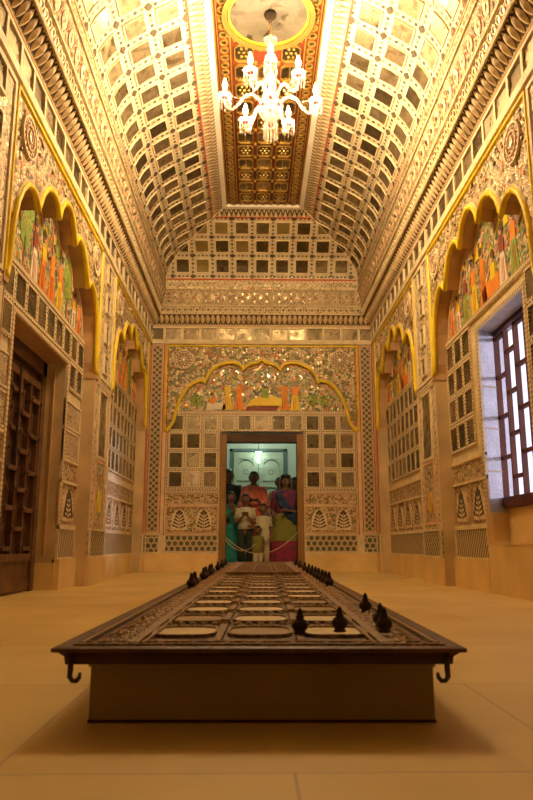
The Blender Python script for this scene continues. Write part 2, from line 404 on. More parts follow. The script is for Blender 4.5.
def band(g, u0, u1, v0, v1, d, m, edge='cream', e=.012, lift=.008):
    g.rect(u0, u1, v0, v1, d+lift*.5, m)
    g.box(u0, u1, v0, v0+e, d, d+lift, edge); g.box(u0, u1, v1-e, v1, d, d+lift, edge)
def frame_rect(g, u0, u1, v0, v1, d, w, m, t=.012):
    g.box(u0, u1, v0, v0+w, d, d+t, m); g.box(u0, u1, v1-w, v1, d, d+t, m); g.box(u0, u0+w, v0+w, v1-w, d, d+t, m); g.box(u1-w, u1, v0+w, v1-w, d, d+t, m)

def lower_panel(g, u0, u1, d, tiles_from, cols, niches, opening=None):
    """everything under the mural of a bay, on the recessed plane; opening = (u0, u1, v0, v1) cut out"""
    o = opening
    def segs(v0, v1):
        if o and v1 > o[2]+1e-4 and v0 < o[3]-1e-4: return [(u0, o[0]), (o[1], u1)]
        return [(u0, u1)]
    # base surface
    def surf(v0, v1, m):
        for a, b in segs(v0, v1):
            if b-a > .02: g.rect(a, b, v0, v1, d, m)
    vs = sorted({0, .25, .50, .53, .90, 1.10, 2.24, TOP} | ({o[2], o[3]} if o else set()))
    for a, b in zip(vs, vs[1:]): surf(a, b, 'floral_fine' if a < 1.1 else 'cream')
    p = (u1-u0)/cols
    us = [u0+p*(k+.5) for k in range(cols)]
    rows = [2.115-.262*k for k in range(12) if 2.115-.262*k-.13 > tiles_from]
    ok = lambda u, v: bool(o) and o[0]-.02-p/2*.9 < u < o[1]+.02+p/2*.9 and o[2] < v+.12 and v-.12 < o[3]+.02
    tile_grid(g, us, rows, p*.76, .205, d, 'strip_net', pu=p, pal=['mirror_dark']*3+['mirror_mid']*2, skip=lambda u, v: ok(u, v))
    for a, b in segs(2.26, 2.27): g.box(a, b, 2.245, 2.285, d, d+.025, 'dot_net', side='cream')
    lo = rows[-1]-.13
    for a, b in segs(.3, 1.0):
        if b-a < .05: continue
        band(g, a, b, .915, 1.085, d, 'floral_fine', 'pink_line')
        g.box(a, b, .895, .915, d, d+.02, 'cream'); g.box(a, b, 1.085, 1.105, d, d+.02, 'cream')
        nn = max(1, round((b-a)/.46)); niche_row(g, a, b, nn, .56, .30, d)
        for k in range(nn+1): g.box(a+(b-a)*k/nn-.008, a+(b-a)*k/nn+.008, .53, .895, d, d+.014, 'pink_line')
        g.box(a, b, .515, .54, d, d+.02, 'cream')
    return lo
def spandrel_bits(g, uc, hwF):
    for sg in (-1, 1): rosette(g, uc+sg*(hwF-.27), 3.04, .145, .002)
    for sg in (-1, 1):                            # curling stems and buds in relief
        for k in range(26):
            u = uc+sg*random.uniform(.05, hwF-.1); v = random.uniform(3.06, 3.22)
            g.dome(u, v, random.uniform(.010, .02), .002, .012, random.choice(['cream', 'pink_line', 'mirror_mid', 'cream_relief']), 6)
        for k in range(34):
            u = uc+sg*random.uniform(hwF*.62, hwF-.06); v = random.uniform(2.5, 3.22)
            t = abs(u-uc)/hwF
            if v < 2.45 + (1-t)*1.2+.14: continue
            g.dome(u, v, random.uniform(.010, .02), .002, .012, random.choice(['cream', 'pink_line', 'mirror_mid']), 6)

def side_wall(name, frame, right):
    DR = -.13
    g = Geo(frame)
    bays = [(2.1, 1.31, 1.25), (5.31, 1.31, 1.25), (8.52, 1.25, 1.19)]
    # front plane between the bays
    fronts = [(YF, 2.1-1.31), (2.1+1.31, 5.31-1.31), (5.31+1.31, 8.52-1.25), (8.52+1.25, YB)]
    openings = {1: (4.60, 5.60, .38, 2.13) if right else (4.60, 6.0, 0, 1.93)}
    for bi, (uc, hF, hA) in enumerate(bays):
        arch_plate(g, uc, hF, hA, DR, 'floral')
        spandrel_bits(g, uc, hF)
        for sg in (-1, 1):                          # pilaster edge and its return into the recess
            a, b = sorted((uc+sg*(hA-.0), uc+sg*hF))
            g.rect(a, b, .5, 1.98, 0, 'cream'); g.rect(a, b, 0, .26, 0, 'plinth_stone'); g.rect(a, b, .25, .5, 0, 'diamond_net'); x = uc+sg*hA
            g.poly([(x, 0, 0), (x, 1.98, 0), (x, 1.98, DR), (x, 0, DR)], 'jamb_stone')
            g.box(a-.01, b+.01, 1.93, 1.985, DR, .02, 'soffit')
            g.box(*sorted((x-sg*.0, x+sg*.012)), .5, 1.93, 0, .006, 'pink_line')
        op = openings.get(bi)
        lo = lower_panel(g, uc-hA, uc+hA, DR, 1.10 if not (bi == 1 and not right) else 1.62, 10, 7, op)
        if bi == 1:                                 # carved cream panels beside the opening
            for a, b in ((uc-hA, op[0]), (op[1], uc+hA)):
                if not right:
                    for v0, v1 in ((1.12, 1.36), (1.38, 1.62)): g.rect(a+.01, b-.01, v0+.01, v1-.01, DR+.008, 'scroll'); frame_rect(g, a, b, v0, v1, DR, .014, 'cream', .016)
            g.box(op[0]-.0, op[1]+.0, op[3], op[3]+.035, DR, DR+.022, 'dot_net', side='cream')
            for x, sg in ((op[0], -1), (op[1], 1)): g.box(*sorted((x, x+sg*.045)), .5, op[3]+.035, DR, DR+.022, 'dot_net', side='cream')
        elif bi == 2:
            pass
        # dark band and plinth in the recess
        sl = [(uc-hA, op[0]), (op[1], uc+hA)] if op else [(uc-hA, uc+hA)]
        for a, b in sl:
            if right and bi == 1 and a < 5: continue
            if right and bi == 1: a += .02
            g.rect(a, b, .26, .50, DR+.012, 'diag_net'); frame_rect(g, a, b, .25, .515, DR, .016, 'cream', .022)
        fr = [(uc-hF, uc+hF)]
        # yellow frame moulding of the bay
        g.tube([(uc-hF+.015, 1.98, .004), (uc-hF+.015, TOP-.05, .004)], .017, 'yellow', 6)
        g.tube([(uc+hF-.015, 1.98, .004), (uc+hF-.015, TOP-.05, .004)], .017, 'yellow', 6)
        g.tube([(uc-hF+.015, TOP-.05, .004), (uc+hF-.015, TOP-.05, .004)], .017, 'yellow', 6)
    for fi, (a, b) in enumerate(fronts):
        w = b-a; c = (a+b)/2
        if fi == 3:
            g.rect(a, b, .5, TOP, 0, 'cream'); g.rect(a+.05, b-.05, .55, 3.22, .003, 'dot_net'); g.box(a+.02, a+.035, .5, 3.25, 0, .01, 'red_line')
        else:
            g.rect(a, b, .5, TOP, 0, 'floral_pale')
            frame_rect(g, a+.015, b-.015, 1.98, 3.26, 0, .03, 'cream', .014)
            v = 2.12 if fi else 2.12
            if fi == 0: cs = [YF+.35+.33*k for k in range(3)]
            else: cs = [c]
            for cc in cs:
                for k in range(4):
                    v = 2.16+.32*k
                    tile(g, cc, v, .13, .17, .008, random.choice(['mirror_dark', 'mirror_mid']), .04); frame_rect(g, cc-.085, cc+.085, v-.105, v+.105, 0, .02, 'cream', .022)
            # tall mirror and painted vase panel
            if fi:
                g.box(a+.02, b-.02, 1.90, 1.95, 0, .016, 'dot_net', side='cream')
                tile(g, c, 1.54, .34, .64, .006, 'mirror_mid', .02); frame_rect(g, c-.20, c+.20, 1.19, 1.89, 0, .03, 'cream', .018)
                g.rect(c-.17, c+.17, .60, 1.14, .006, 'floral_fine' if right else 'mural_ground'); frame_rect(g, c-.20, c+.20, .56, 1.18, 0, .028, 'pink_line', .014)
                # vase with flowers
                mv = 'yellow' if not right else 'yellow_dull'
                g.prism([(c-.05, .68), (c+.05, .68), (c+.09, .76), (c+.05, .84), (c+.03, .88), (c-.03, .88), (c-.05, .84), (c-.09, .76)], .006, .014, mv)
                for k in range(9):
                    aa = pi*(.1+.8*k/8); g.disc(c+.11*cos(aa), .95+.12*sin(aa), .018, .013, random.choice(['orange_paint', 'leaf_paint', 'white_paint', 'red_line']), 7)
        g.rect(a, b, .25, .5, .012, 'hex_net' if fi == 3 else 'diamond_net'); frame_rect(g, a, b, .25, .515, 0, .016, 'cream', .02)
    g.box(YF, YB, 3.278, 3.30, 0, .03, 'cream')
    w = struct(g.build(name))
    # reveal surfaces of the opening
    g = Geo(frame)
    o = openings[1]; DD = -.39 if right else -.36
    if right:
        g.poly([(o[1], .62, DR), (o[1], o[3], DR), (o[1]+.10, o[3], DD), (o[1]+.10, .62, DD)], 'lime')
        g.poly([(o[1], o[2], DR), (o[1], .62, DR), (o[1]+.10, .62, DD), (o[1]+.10, o[2], DD)], 'plinth_stone')
        g.poly([(o[0], o[2], DR), (o[0], o[3], DR), (o[0]-.06, o[3], DD), (o[0]-.06, o[2], DD)], 'lime')
        g.poly([(o[0], o[3], DR), (o[1], o[3], DR), (o[1]+.10, o[3]+.0, DD), (o[0]-.06, o[3]+.0, DD)], 'lime')
        for v in (.95, 1.30, 1.65):
            g.poly([(o[1]-.002, v-.007, DR-.005), (o[1]-.002, v+.007, DR-.005), (o[1]+.066, v+.007, DR-.18), (o[1]+.066, v-.007, DR-.18)], 'dot_brown')
        g.build('window_reveal', w)
    else:
        g.poly([(o[0], o[2], DR), (o[0], o[3], DR), (o[0], o[3], DD), (o[0], o[2], DD)], 'jamb_stone')
        g.poly([(o[1], o[2], DR), (o[1], o[3], DR), (o[1], o[3], DD), (o[1], o[2], DD)], 'jamb_stone')
        g.poly([(o[0], o[3], DR), (o[1], o[3], DR), (o[1], o[3], DD), (o[0], o[3], DD)], 'soffit')
        g.box(o[1]-.012, o[1], .28, 1.88, DR-.10, DR-.085, 'soffit'); g.box(o[1]-.014, o[1], 0, .22, DD+.02, DR, 'plinth_stone')
        g.build('door_reveal', w)
    for bi, (uc, hF, hA) in enumerate(bays):
        arch_side('x', None, uc, hA, DR, w, frame)
        mural(frame, uc, hA, DR, w, 'right' if right else 'left')
    # plinth
    g = Geo(frame)
    for a, b in fronts: g.box(a, b, 0, .25, -.13, .022, 'plinth_stone')
    for bi, (uc, hF, hA) in enumerate(bays):
        op = openings.get(bi); sl = [(uc-hA, op[0]), (op[1], uc+hA)] if op else [(uc-hA, uc+hA)]
        for a, b in sl: g.box(a, b, 0, .25, DR-.02, DR+.04, 'plinth_stone')
    for a, b in fronts: g.box(a-.05, b+.05 if b < YB else b, 0, .25, -.13, .021, 'plinth_stone')
    struct(g.build('baseboard_right' if right else 'baseboard_left'))
    return w
ARCH = ARCH_SIDE
wall_left = side_wall('wall_left', FL, False)
wall_right = side_wall('wall_right', FR, True)

# back wall ----------------------------------------------------------------
def back_wall():
    g = Geo(FB); DR = -.035
    hF, hA = 1.42, 1.36
    dl, dr_, dt = -.60, .60, 1.94            # opening including the timber frame
    arch_plate(g, 0, hF, hA, DR, 'back_floral', 'soffit'); spandrel_bits(g, 0, hF)
    for sg in (-1, 1):
        a, b = sorted((sg*hA, sg*hF)); g.rect(a, b, .5, 1.98, 0, 'cream'); g.rect(a, b, 0, .5, 0, 'cream'); x = sg*hA
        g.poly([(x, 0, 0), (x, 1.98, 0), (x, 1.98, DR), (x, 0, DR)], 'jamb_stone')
        # outer strips with the diamond net
        a, b = sorted((sg*hF, sg*HW))
        g.rect(a, b, 0, TOP, 0, 'cream')
        a, b = sorted((sg*1.465, sg*1.60)); g.rect(a, b, .56, 3.24, .006, 'diamond_net'); frame_rect(g, a-.014, b+.014, .545, 3.26, 0, .016, 'pink_line', .014)
        for q in (1.435, 1.625): g.box(sg*q-.006, sg*q+.006, .52, 3.27, 0, .010, 'red_line')
        a, b = sorted((sg*hF, sg*HW)); g.rect(a+.03, b-.03, .27, .49, .012, 'hex_net'); frame_rect(g, a, b, .25, .53, 0, .024, 'cream', .02)
        g.tube([(sg*(hF-.012), 1.98, .004), (sg*(hF-.012), TOP-.045, .004)], .015, 'yellow', 6)
        g.box(sg*(hF-.045)-.005, sg*(hF-.045)+.005, .5, 3.2, 0, .008, 'red_line')
    g.tube([(-hF, TOP-.048, .006), (hF, TOP-.048, .006)], .015, 'yellow', 6)
    g.rect(-hA, hA, 1.97, TOP, DR, 'cream'); g.rect(-hA, dl, 0, 1.97, DR, 'cream'); g.rect(dr_, hA, 0, 1.97, DR, 'cream')
    p = .2465
    us = [p*k for k in range(-5, 6)]
    tile_grid(g, us, [2.105], .170, .200, DR, 'strip_net', pu=p, pal=['mirror_dark']*3+['mirror_mid'])
    g.box(-hA, hA, 2.225, 2.28, DR, DR+.02, 'dot_net', side='cream')
    for sg in (-1, 1):
        us = [sg*p*k for k in (3, 4, 5)]
        tile_grid(g, us, [1.835, 1.56, 1.285], .170, .205, DR, 'strip_net', pu=p, pal=['mirror_dark']*5+['mirror_mid']*3+['mirror_bright'])
        a, b = sorted((sg*.615, sg*1.36))
        band(g, a, b, .93, 1.08, DR, 'floral_fine', 'pink_line'); g.box(a, b, 1.09, 1.14, DR, DR+.014, 'dot_net')
        g.rect(a, b, .53, .91, DR+.004, 'floral_fine'); niche_row(g, a+.03, b-.03, 2, .56, .32, DR+.004)
        frame_rect(g, a, b, .53, .91, DR, .02, 'pink_line', .014)
        g.rect(a, b, .27, .5, DR+.012, 'hex_net'); frame_rect(g, a, b, .25, .52, DR, .016, 'cream', .022)
        g.rect(*sorted((sg*1.30, sg*1.36)), .54, 2.2, DR+.003, 'floral_fine')
    g.box(-HW, HW, 3.278, 3.30, 0, .03, 'cream')
    w = struct(g.build('wall_back'))
    arch_side('x', None, 0, hA, DR, w, FB); mural(FB, 0, hA, DR, w, 'back')
    g = Geo(FB)
    for a, b in ((-HW, dl-.02), (dr_+.02, HW)): g.box(a, b, 0, .25, -.05, .02, 'plinth_stone')
    struct(g.build('baseboard_back'))
    return w
ARCH = ARCH_BACK
wall_back = back_wall()
plain('wood_gold', (.30, .165, .055), .45, var=.25, scale=3)
plain('wood_dark', (.085, .04, .018), .5, var=.3, scale=5, bump=.3)
plain('wood_red', (.10, .028, .012), .7, var=.25, scale=5)
plain('wood_door', (.15, .075, .03), .5, var=.3, scale=6, bump=.4)
plain('iron', (.06, .045, .03), .5, metal=.6)
# doorway frame of the back wall
g = Geo(FB)
for sg in (-1, 1):
    g.box(*sorted((sg*.505, sg*.60)), 0, 1.94, -.17, .015, 'wood_gold')
    g.box(*sorted((sg*.505, sg*.52)), 0, 1.84, -.17, .022, 'wood_gold')
g.box(-.505, .505, 1.82, 1.94, -.17, .015, 'wood_dark')
door2 = struct(g.build('door_2'))
g = Geo(FB); g.box(-.505, .505, 0, .06, -.17, .03, 'jamb_stone'); g.build('door_sill', door2)

# ------------------------------------------------------------------ cornice and coved ceiling: one profile swept round the room
PROF = [(HW, 3.30), (HW, 3.57), (1.625, 3.572), (1.515, 3.715), (1.51, 3.72), (1.48, 3.81), (1.47, 3.815), (1.42, 4.055), (1.415, 4.06), (1.41, 4.17), (1.42, 4.24)]
_n = 14
_c = [(1.42, 4.24), (1.365, 4.375), (1.265, 4.50), (1.145, 4.60), (.91, 4.735), (.70, 4.85), (.535, 4.925)]
VA = []
for i in range(len(_c)-1):
    VA.append(_c[i])
    p0, p1, p2, p3 = _c[max(0, i-1)], _c[i], _c[i+1], _c[min(len(_c)-1, i+2)]
    for t in (1/3, 2/3):
        VA.append(tuple(.5*(2*p1[k]+(p2[k]-p0[k])*t+(2*p0[k]-5*p1[k]+4*p2[k]-p3[k])*t*t+(3*p1[k]-3*p2[k]+p3[k]-p0[k])*t**3) for k in (0, 1)))
VA.append(_c[-1])
PROF = PROF[:-1]+VA
S = [0]
for a, b in zip(PROF, PROF[1:]): S.append(S[-1]+math.dist(a, b))
def s_at(z):
    for i in range(len(PROF)-1):
        if PROF[i][1] <= z <= PROF[i+1][1] and PROF[i+1][1] > PROF[i][1]:
            return S[i]+(S[i+1]-S[i])*(z-PROF[i][1])/(PROF[i+1][1]-PROF[i][1])
    return S[-1]
def prof(s, d):
    s = max(0, min(S[-1], s)); i = 0
    while i < len(S)-2 and S[i+1] < s: i += 1
    t = (s-S[i])/(S[i+1]-S[i]); a, b = PROF[i], PROF[i+1]
    w, z = a[0]+(b[0]-a[0])*t, a[1]+(b[1]-a[1])*t
    L = S[i+1]-S[i]; tw, tz = (b[0]-a[0])/L, (b[1]-a[1])/L
    return w-tz*d, z+tw*d
def swl(u, s, d): w, z = prof(s, d); return (CX-w, u, z)
def swr(u, s, d): w, z = prof(s, d); return (CX+w, u, z)
def swb(u, s, d): w, z = prof(s, d); return (CX+u, YB-(HW-w), z)
def swe(u, s, d): w, z = prof(s, d); return (CX+u, YF+(HW-w), z)
q = HW
HIPS = {'l': [((CX-HW, YB, 0), (-1, 1, 0)), ((CX-HW, YF, 0), (-1, -1, 0))],
        'r': [((CX+HW, YB, 0), (1, 1, 0)), ((CX+HW, YF, 0), (1, -1, 0))],
        'b': [((CX-HW, YB, 0), (-1, -1, 0)), ((CX+HW, YB, 0), (1, -1, 0))],
        'e': [((CX-HW, YF, 0), (-1, 1, 0)), ((CX+HW, YF, 0), (1, 1, 0))]}
# outer half-space is removed: for the side sweeps keep Y below the hip, for the end sweeps keep it above
HIPS['l'] = [((CX-HW, YB, 0), (1, 1, 0)), ((CX-HW, YF, 0), (1, -1, 0))]
HIPS['r'] = [((CX+HW, YB, 0), (-1, 1, 0)), ((CX+HW, YF, 0), (-1, -1, 0))]
HIPS['b'] = [((CX-HW, YB, 0), (-1, -1, 0)), ((CX+HW, YB, 0), (1, -1, 0))]
HIPS['e'] = [((CX-HW, YF, 0), (-1, 1, 0)), ((CX+HW, YF, 0), (1, 1, 0))]
def petal(g, u, s0, s1, w, d, m, h=.012):
    pts = [(u, s0), (u+w*.35, s0+(s1-s0)*.22), (u+w*.5, s0+(s1-s0)*.5), (u+w*.35, s0+(s1-s0)*.78), (u, s1), (u-w*.35, s0+(s1-s0)*.78), (u-w*.5, s0+(s1-s0)*.5), (u-w*.35, s0+(s1-s0)*.22)]
    c = (u, (s0+s1)/2)
    for a, b in zip(pts, pts[1:]+pts[:1]): g.poly([(*a, d), (*b, d), (*c, d+h)], m)
def cove(fr, u0, u1, key, names, uph):
    sT0, sT1 = s_at(3.30), s_at(3.569)
    L = u1-u0
    # mirror band
    g = Geo(fr); p = .262; n = int(L/p)+1; o = uph-p*round((uph-u0)/p)
    g.rect(u0, u1, 0, .27, 0, 'cream')
    for a, b in ((.0, .045), (.215, .27)): g.box(u0, u1, a, b, 0, .03, 'cream')
    g.box(u0, u1, .245, .255, .03, .036, 'pink_line')
    for k in range(n+1):
        u = o+p*k
        tile(g, u, .13, .225, .165, .012, random.choice(['mirror_mid', 'mirror_dark', 'mirror_mid', 'mirror_bright'] if key in 'be' else ['mirror_mid', 'mirror_dark', 'mirror_mid']), .06)
        g.box(u+p/2-.018, u+p/2+.018, .045, .215, 0, .028, 'cream')
    struct(g.build(names[0], cuts=HIPS[key]))
    # cornice mouldings
    g = Geo(fr)
    def base(z0, z1, m, n=1): g.rect(u0, u1, s_at(z0), s_at(z1), 0, m, n=n)
    for i in range(1, next(i for i, q in enumerate(S) if q >= s_at(4.24)-1e-6)): g.rect(u0, u1, S[i], S[i+1], -.003, 'dot_brown')
    g.rect(u0, u1, .27, S[2], 0, 'cream'); base(3.572, 3.715, 'leaf_gap'); base(3.72, 3.81, 'floral_pale'); base(3.815, 4.055, 'scroll'); base(4.06, 4.17, 'floral_pale'); base(4.17, 4.24, 'cream')
    a, b = s_at(3.575), s_at(3.714); pw = .076
    for k in range(int(L/pw)+1):                     # overlapping leaf frieze
        u = u0+pw*k; petal(g, u, a+.006, b-.006, pw*.92, .004, 'cream_relief', .022)
        g.dome(u+pw/2, a+.012, .010, .002, .01, 'cream_relief', 5); g.dome(u+pw/2, b-.012, .010, .002, .01, 'cream_relief', 5)
    g.box(u0, u1, b-.002, b+.010, 0, .03, 'cream'); g.box(u0, u1, a-.012, a+.002, 0, .03, 'cream')
    a, b = s_at(3.725), s_at(3.805); c = (a+b)/2
    for k in range(int(L/.085)+1):
        u = u0+.085*k; g.ring(u, c, .022, .034, 0, .012, 'cream', 10); g.disc(u, c, .021, .005, 'mirror_mid', 8); g.disc(u+.0425, c, .008, .006, 'dark_dot', 5)
    g.box(u0, u1, b, b+.010, 0, .014, 'cream')
    a, b = s_at(3.82), s_at(4.05); c = (a+b)/2
    p = .18
    for k in range(int(L/p)+1):
        u = u0+p*k; petal(g, u, a+.03, b-.03, .10, .004, 'floral_pale', .010); g.disc(u, c, .022, .016, 'mirror_mid', 8); g.ring(u, c, .060, .068, 0, .008, 'pink_line', 12)
        for sg in (-1, 1): g.disc(u+p/2, c+sg*.055, .02, .006, 'mirror_mid' if key in 'be' else 'dot_brown', 7); g.disc(u+p/2, c, .014, .006, 'red_line', 6)
    g.box(u0, u1, b, b+.012, 0, .016, 'cream'); g.box(u0, u1, a-.004, a+.008, 0, .012, 'cream')
    a, b = s_at(4.065), s_at(4.165); c = (a+b)/2
    for k in range(int(L/.07)+1):
        u = u0+.07*k; g.disc(u, c, .020, .004, 'mirror_mid', 8); g.disc(u+.035, c+.022, .006, .004, 'dark_dot', 5); g.disc(u+.035, c-.022, .006, .004, 'dark_dot', 5)
    g.box(u0, u1, b-.004, b+.006, 0, .010, 'cream')
    a = s_at(4.195); g.box(u0, u1, a, a+.024, 0, .006, 'red_line')
    for k in range(int(L/.06)+1): g.disc(u0+.06*k, a-.014, .010, .003, 'dot_brown', 6)
    struct(g.build(names[1], cuts=HIPS[key]))
    # vault lattice
    sv = s_at(4.24)+.015; sE = S[-1]
    pit = .292; hs = (sE-.205-sv)/3
    g = Geo(fr)
    i0 = next(i for i, q in enumerate(S) if q >= s_at(4.24)-1e-6)
    for i in range(i0, len(S)-1): g.rect(u0, u1, S[i], S[i+1], 0, 'cream_vault')
    n = int(L/pit)+2; o = uph-pit*math.ceil((uph-u0)/pit)
    for r_ in range(3):
        c = sv+hs*(r_+.5)
        for k in range(n):
            u = o+pit*k
            m = random.choice(['mirror_mid', 'mirror_dark', 'mirror_dark', 'mirror_dark', 'tile_gold'] if key in 'be' else ['mirror_vault', 'mirror_vault', 'mirror_vault_dark', 'mirror_vault', 'mirror_mid'])
            tile(g, u, c, .176, hs*.60, .010, m, .05, n=2)
            # raised rim
            w, h = .090, hs*.305
            for (a0, a1, b0, b1) in ((u-w-.008, u-w, c-h-.012, c+h+.012), (u+w, u+w+.012, c-h-.012, c+h+.012), (u-w, u+w, c-h-.012, c-h), (u-w, u+w, c+h, c+h+.012)):
                g.box(a0, a1, b0, b1, 0, .012, 'cream', n=2 if b1-b0 > .05 else 1)
    for r_ in range(4):
        c = sv+hs*r_
        for k in range(int(L/.0584)+1):
            g.disc(u0+.0584*k+.01, c, .019, .004, 'dark_dot' if k % 2 else 'dot_brown', 7, ry=.016)
    for k in range(n+1):
        u = o+pit*(k-.5)
        for r_ in range(3):
            for j in range(1, 5): g.disc(u, sv+hs*(r_+j/5), .019, .004, 'dark_dot' if j % 2 else 'dot_brown', 7)
        for r_ in range(4): g.disc(u, sv+hs*r_, .033, .007, 'dark_dot', 9)
    # red line, zigzag petals, white lip
    a = sE-.195; g.box(u0, u1, a, a+.020, 0, .006, 'red_line')
    zb = 'mirror_dark' if key in 'be' else 'dot_brown'
    g.rect(u0, u1, a+.024, sE-.012, .002, zb)
    for k in range(int(L/.065)+1):
        u = u0+.065*k
        g.poly([(u-.030, a+.026, .005), (u+.030, a+.026, .005), (u, sE-.05, .018)], 'cream_relief' if k % 2 else 'cream')
        g.poly([(u+.010, sE-.016, .006), (u+.055, sE-.016, .006), (u+.0325, sE-.10, .014)], 'cream'); g.disc(u+.0325, sE-.035, .010, .016, 'dark_dot', 6)
    o = struct(g.build(names[2], cuts=HIPS[key]))
cove(swl, YF, YB, 'l', ['trim_1', 'trim_2', 'ceiling_cove_left'], 5.42)
cove(swr, YF, YB, 'r', ['trim_3', 'trim_4', 'ceiling_cove_right'], 5.42)
cove(swb, -HW, HW, 'b', ['trim_5', 'trim_6', 'ceiling_cove_back'], 0)
cove(swe, -HW, HW, 'e', ['trim_7', 'trim_8', 'ceiling_cove_front'], 0)

for i_, (sx, sy) in enumerate(((-1, 1), (1, 1), (-1, -1), (1, -1))):
    g = Geo(world); P_ = PROF[8:]
    for q0, q1 in zip(P_, P_[1:]):
        def hp(q, dx, dz): return (CX+sx*(q[0]-dx-.008), (YB-HW+q[0]-dx-.008) if sy > 0 else (YF+HW-q[0]+dx+.008), q[1]-dz)
        for e in (-1, 1):
            A, B = Vector(hp(q0, .006, .010)), Vector(hp(q1, .006, .010)); off = Vector((sx*e*.022, -sy*e*.022, 0))
            A2, B2 = Vector(hp(q0, -.012, -.006))+off, Vector(hp(q1, -.012, -.006))+off
            g.poly([tuple(A), tuple(B), tuple(B2), tuple(A2)], 'cream')
    struct(g.build('trim_%d' % (9+i_)))
# flat ceiling
ZC = 4.95
def flat_ceiling():
    fr = lambda u, v, d: (CX+u, v, ZC-d)
    y0, y1 = YF+HW-.535, YB-HW+.535
    g = Geo(fr)
    g.rect(-.56, .56, y0-.03, y1+.03, 0, 'ceil_red')
    # deep white border moulding
    for sg in (-1, 1):
        g.box(*sorted((sg*.50, sg*.56)), y0-.03, y1+.03, -.02, .045, 'white_lime')
        g.box(*sorted((sg*.485, sg*.50)), y0, y1, 0, .018, 'gold')
    g.box(-.50, .50, y1-.03, y1+.03, -.02, .045, 'white_lime'); g.box(-.50, .50, y0-.03, y0+.03, -.02, .045, 'white_lime')
    rose = 5.36
    # small round bosses along the red margins
    for sg in (-1, 1):
        k = 0; v = y0+.1
        while v < y1-.06:
            g.ring(sg*.41, v, .026, .042, 0, .02, 'gold', 10); g.disc(sg*.41, v, .026, .010, 'mirror_dark', 8)
            v += .104; k += 1
        g.box(*sorted((sg*.345, sg*.357)), y0+.1, y1-.12, 0, .018, 'gold')
        g.box(*sorted((sg*.462, sg*.470)), y0+.06, y1-.06, 0, .012, 'gold')
    for k in range(9):
        g.ring(-.40+.1*k, y1-.075, .020, .034, 0, .02, 'gold', 10)
    # lattice of eight-sided mirror panels
    p = .155; row = 0; v = y1-.25
    while v > y0+.15:
        for j in (-1, 0, 1):
            u = j*.225
            if math.hypot(u, v-rose) < .50 and abs(v-rose) < .53 and math.hypot(max(0, abs(u)-.10), max(0, abs(v-rose)-.12)) < .41: continue
            w, h = .092, .118; c = .035
            o8 = [(-w, -h+c), (-w+c, -h), (w-c, -h), (w, -h+c), (w, h-c), (w-c, h), (-w+c, h), (-w, h-c)]
            g.poly([(u+a, v+b, .006) for a, b in o8], 'mirror_dark' if row % 2 == 0 or j else 'mirror_mid')
            for a, b in zip(o8, o8[1:]+o8[:1]):
                ia, ib = (a[0]*.88, a[1]*.88), (b[0]*.88, b[1]*.88)
                g.poly([(u+a[0], v+a[1], .024), (u+b[0], v+b[1], .024), (u+ib[0], v+ib[1], .024), (u+ia[0], v+ia[1], .024)], 'gold')
                g.poly([(u+a[0], v+a[1], 0), (u+b[0], v+b[1], 0), (u+b[0], v+b[1], .024), (u+a[0], v+a[1], .024)], 'gold')
                g.poly([(u+ia[0], v+ia[1], .006), (u+ib[0], v+ib[1], .006), (u+ib[0], v+ib[1], .024), (u+ia[0], v+ia[1], .024)], 'gold')
            if row % 2 == 0:
                for q in range(6):
                    a = 2*pi*q/6; g.dome(u+.045*cos(a), v+.06*sin(a), .017, .006, .010, 'gold', 6)
                g.dome(u, v, .018, .006, .012, 'gold', 6)
            else:
                g.box(u-.006, u+.006, v-.09, v+.09, .006, .012, 'gold'); 
        for j in (-.5, .5):
            if abs(v+.14-rose) > .45: g.dome(j*.225, v+.14, .024, 0, .026, 'gold', 8)
        v -= .280; row += 1
    c = struct(g.build('ceiling'))
    # round rose the chandelier hangs from
    g = Geo(fr)
    g.disc(0, rose, .37, .012, 'rose_plaster', 48); g.ring(0, rose, .37, .415, 0, .040, 'gold', 48); g.ring(0, rose, .345, .358, .0, .024, 'yellow', 48)
    for k in range(40):
        a = 2*pi*k/40; g.dome(.442*cos(a), rose+.442*sin(a), .02, 0, .02, 'gold', 7)
    g.build('ceiling_rose', c)
mosaic('rose_plaster', (.09, .075, .05), [(.5, (.115, .095, .065)), (.3, (.10, .083, .055)), (.2, (.08, .065, .045))], 14, .02, rough=.5, metal=.15, bump=.15, warp=.2, curl=5)
flat_ceiling()

# ------------------------------------------------------------------ floor, entrance wall, roof slab
g = Geo(world); g.rect(-2.6, 2.8, YF-.4, YB+.17, 0, 'marble_floor'); struct(g.build('floor'))
g = Geo(FE)
g.rect(-HW, -.7, 0, TOP, 0, 'floral'); g.rect(.7, HW, 0, TOP, 0, 'floral'); g.rect(-.7, .7, 2.1, TOP, 0, 'floral')
for sg in (-1, 1): g.box(*sorted((sg*.7, sg*.8)), 0, 2.1, -.1, .02, 'wood_gold')
g.box(-.7, .7, 2.1, 2.2, -.1, .02, 'wood_gold')
g.rect(-.8, .8, 0, 2.2, -.1, 'wood_dark')
struct(g.build('wall_front'))

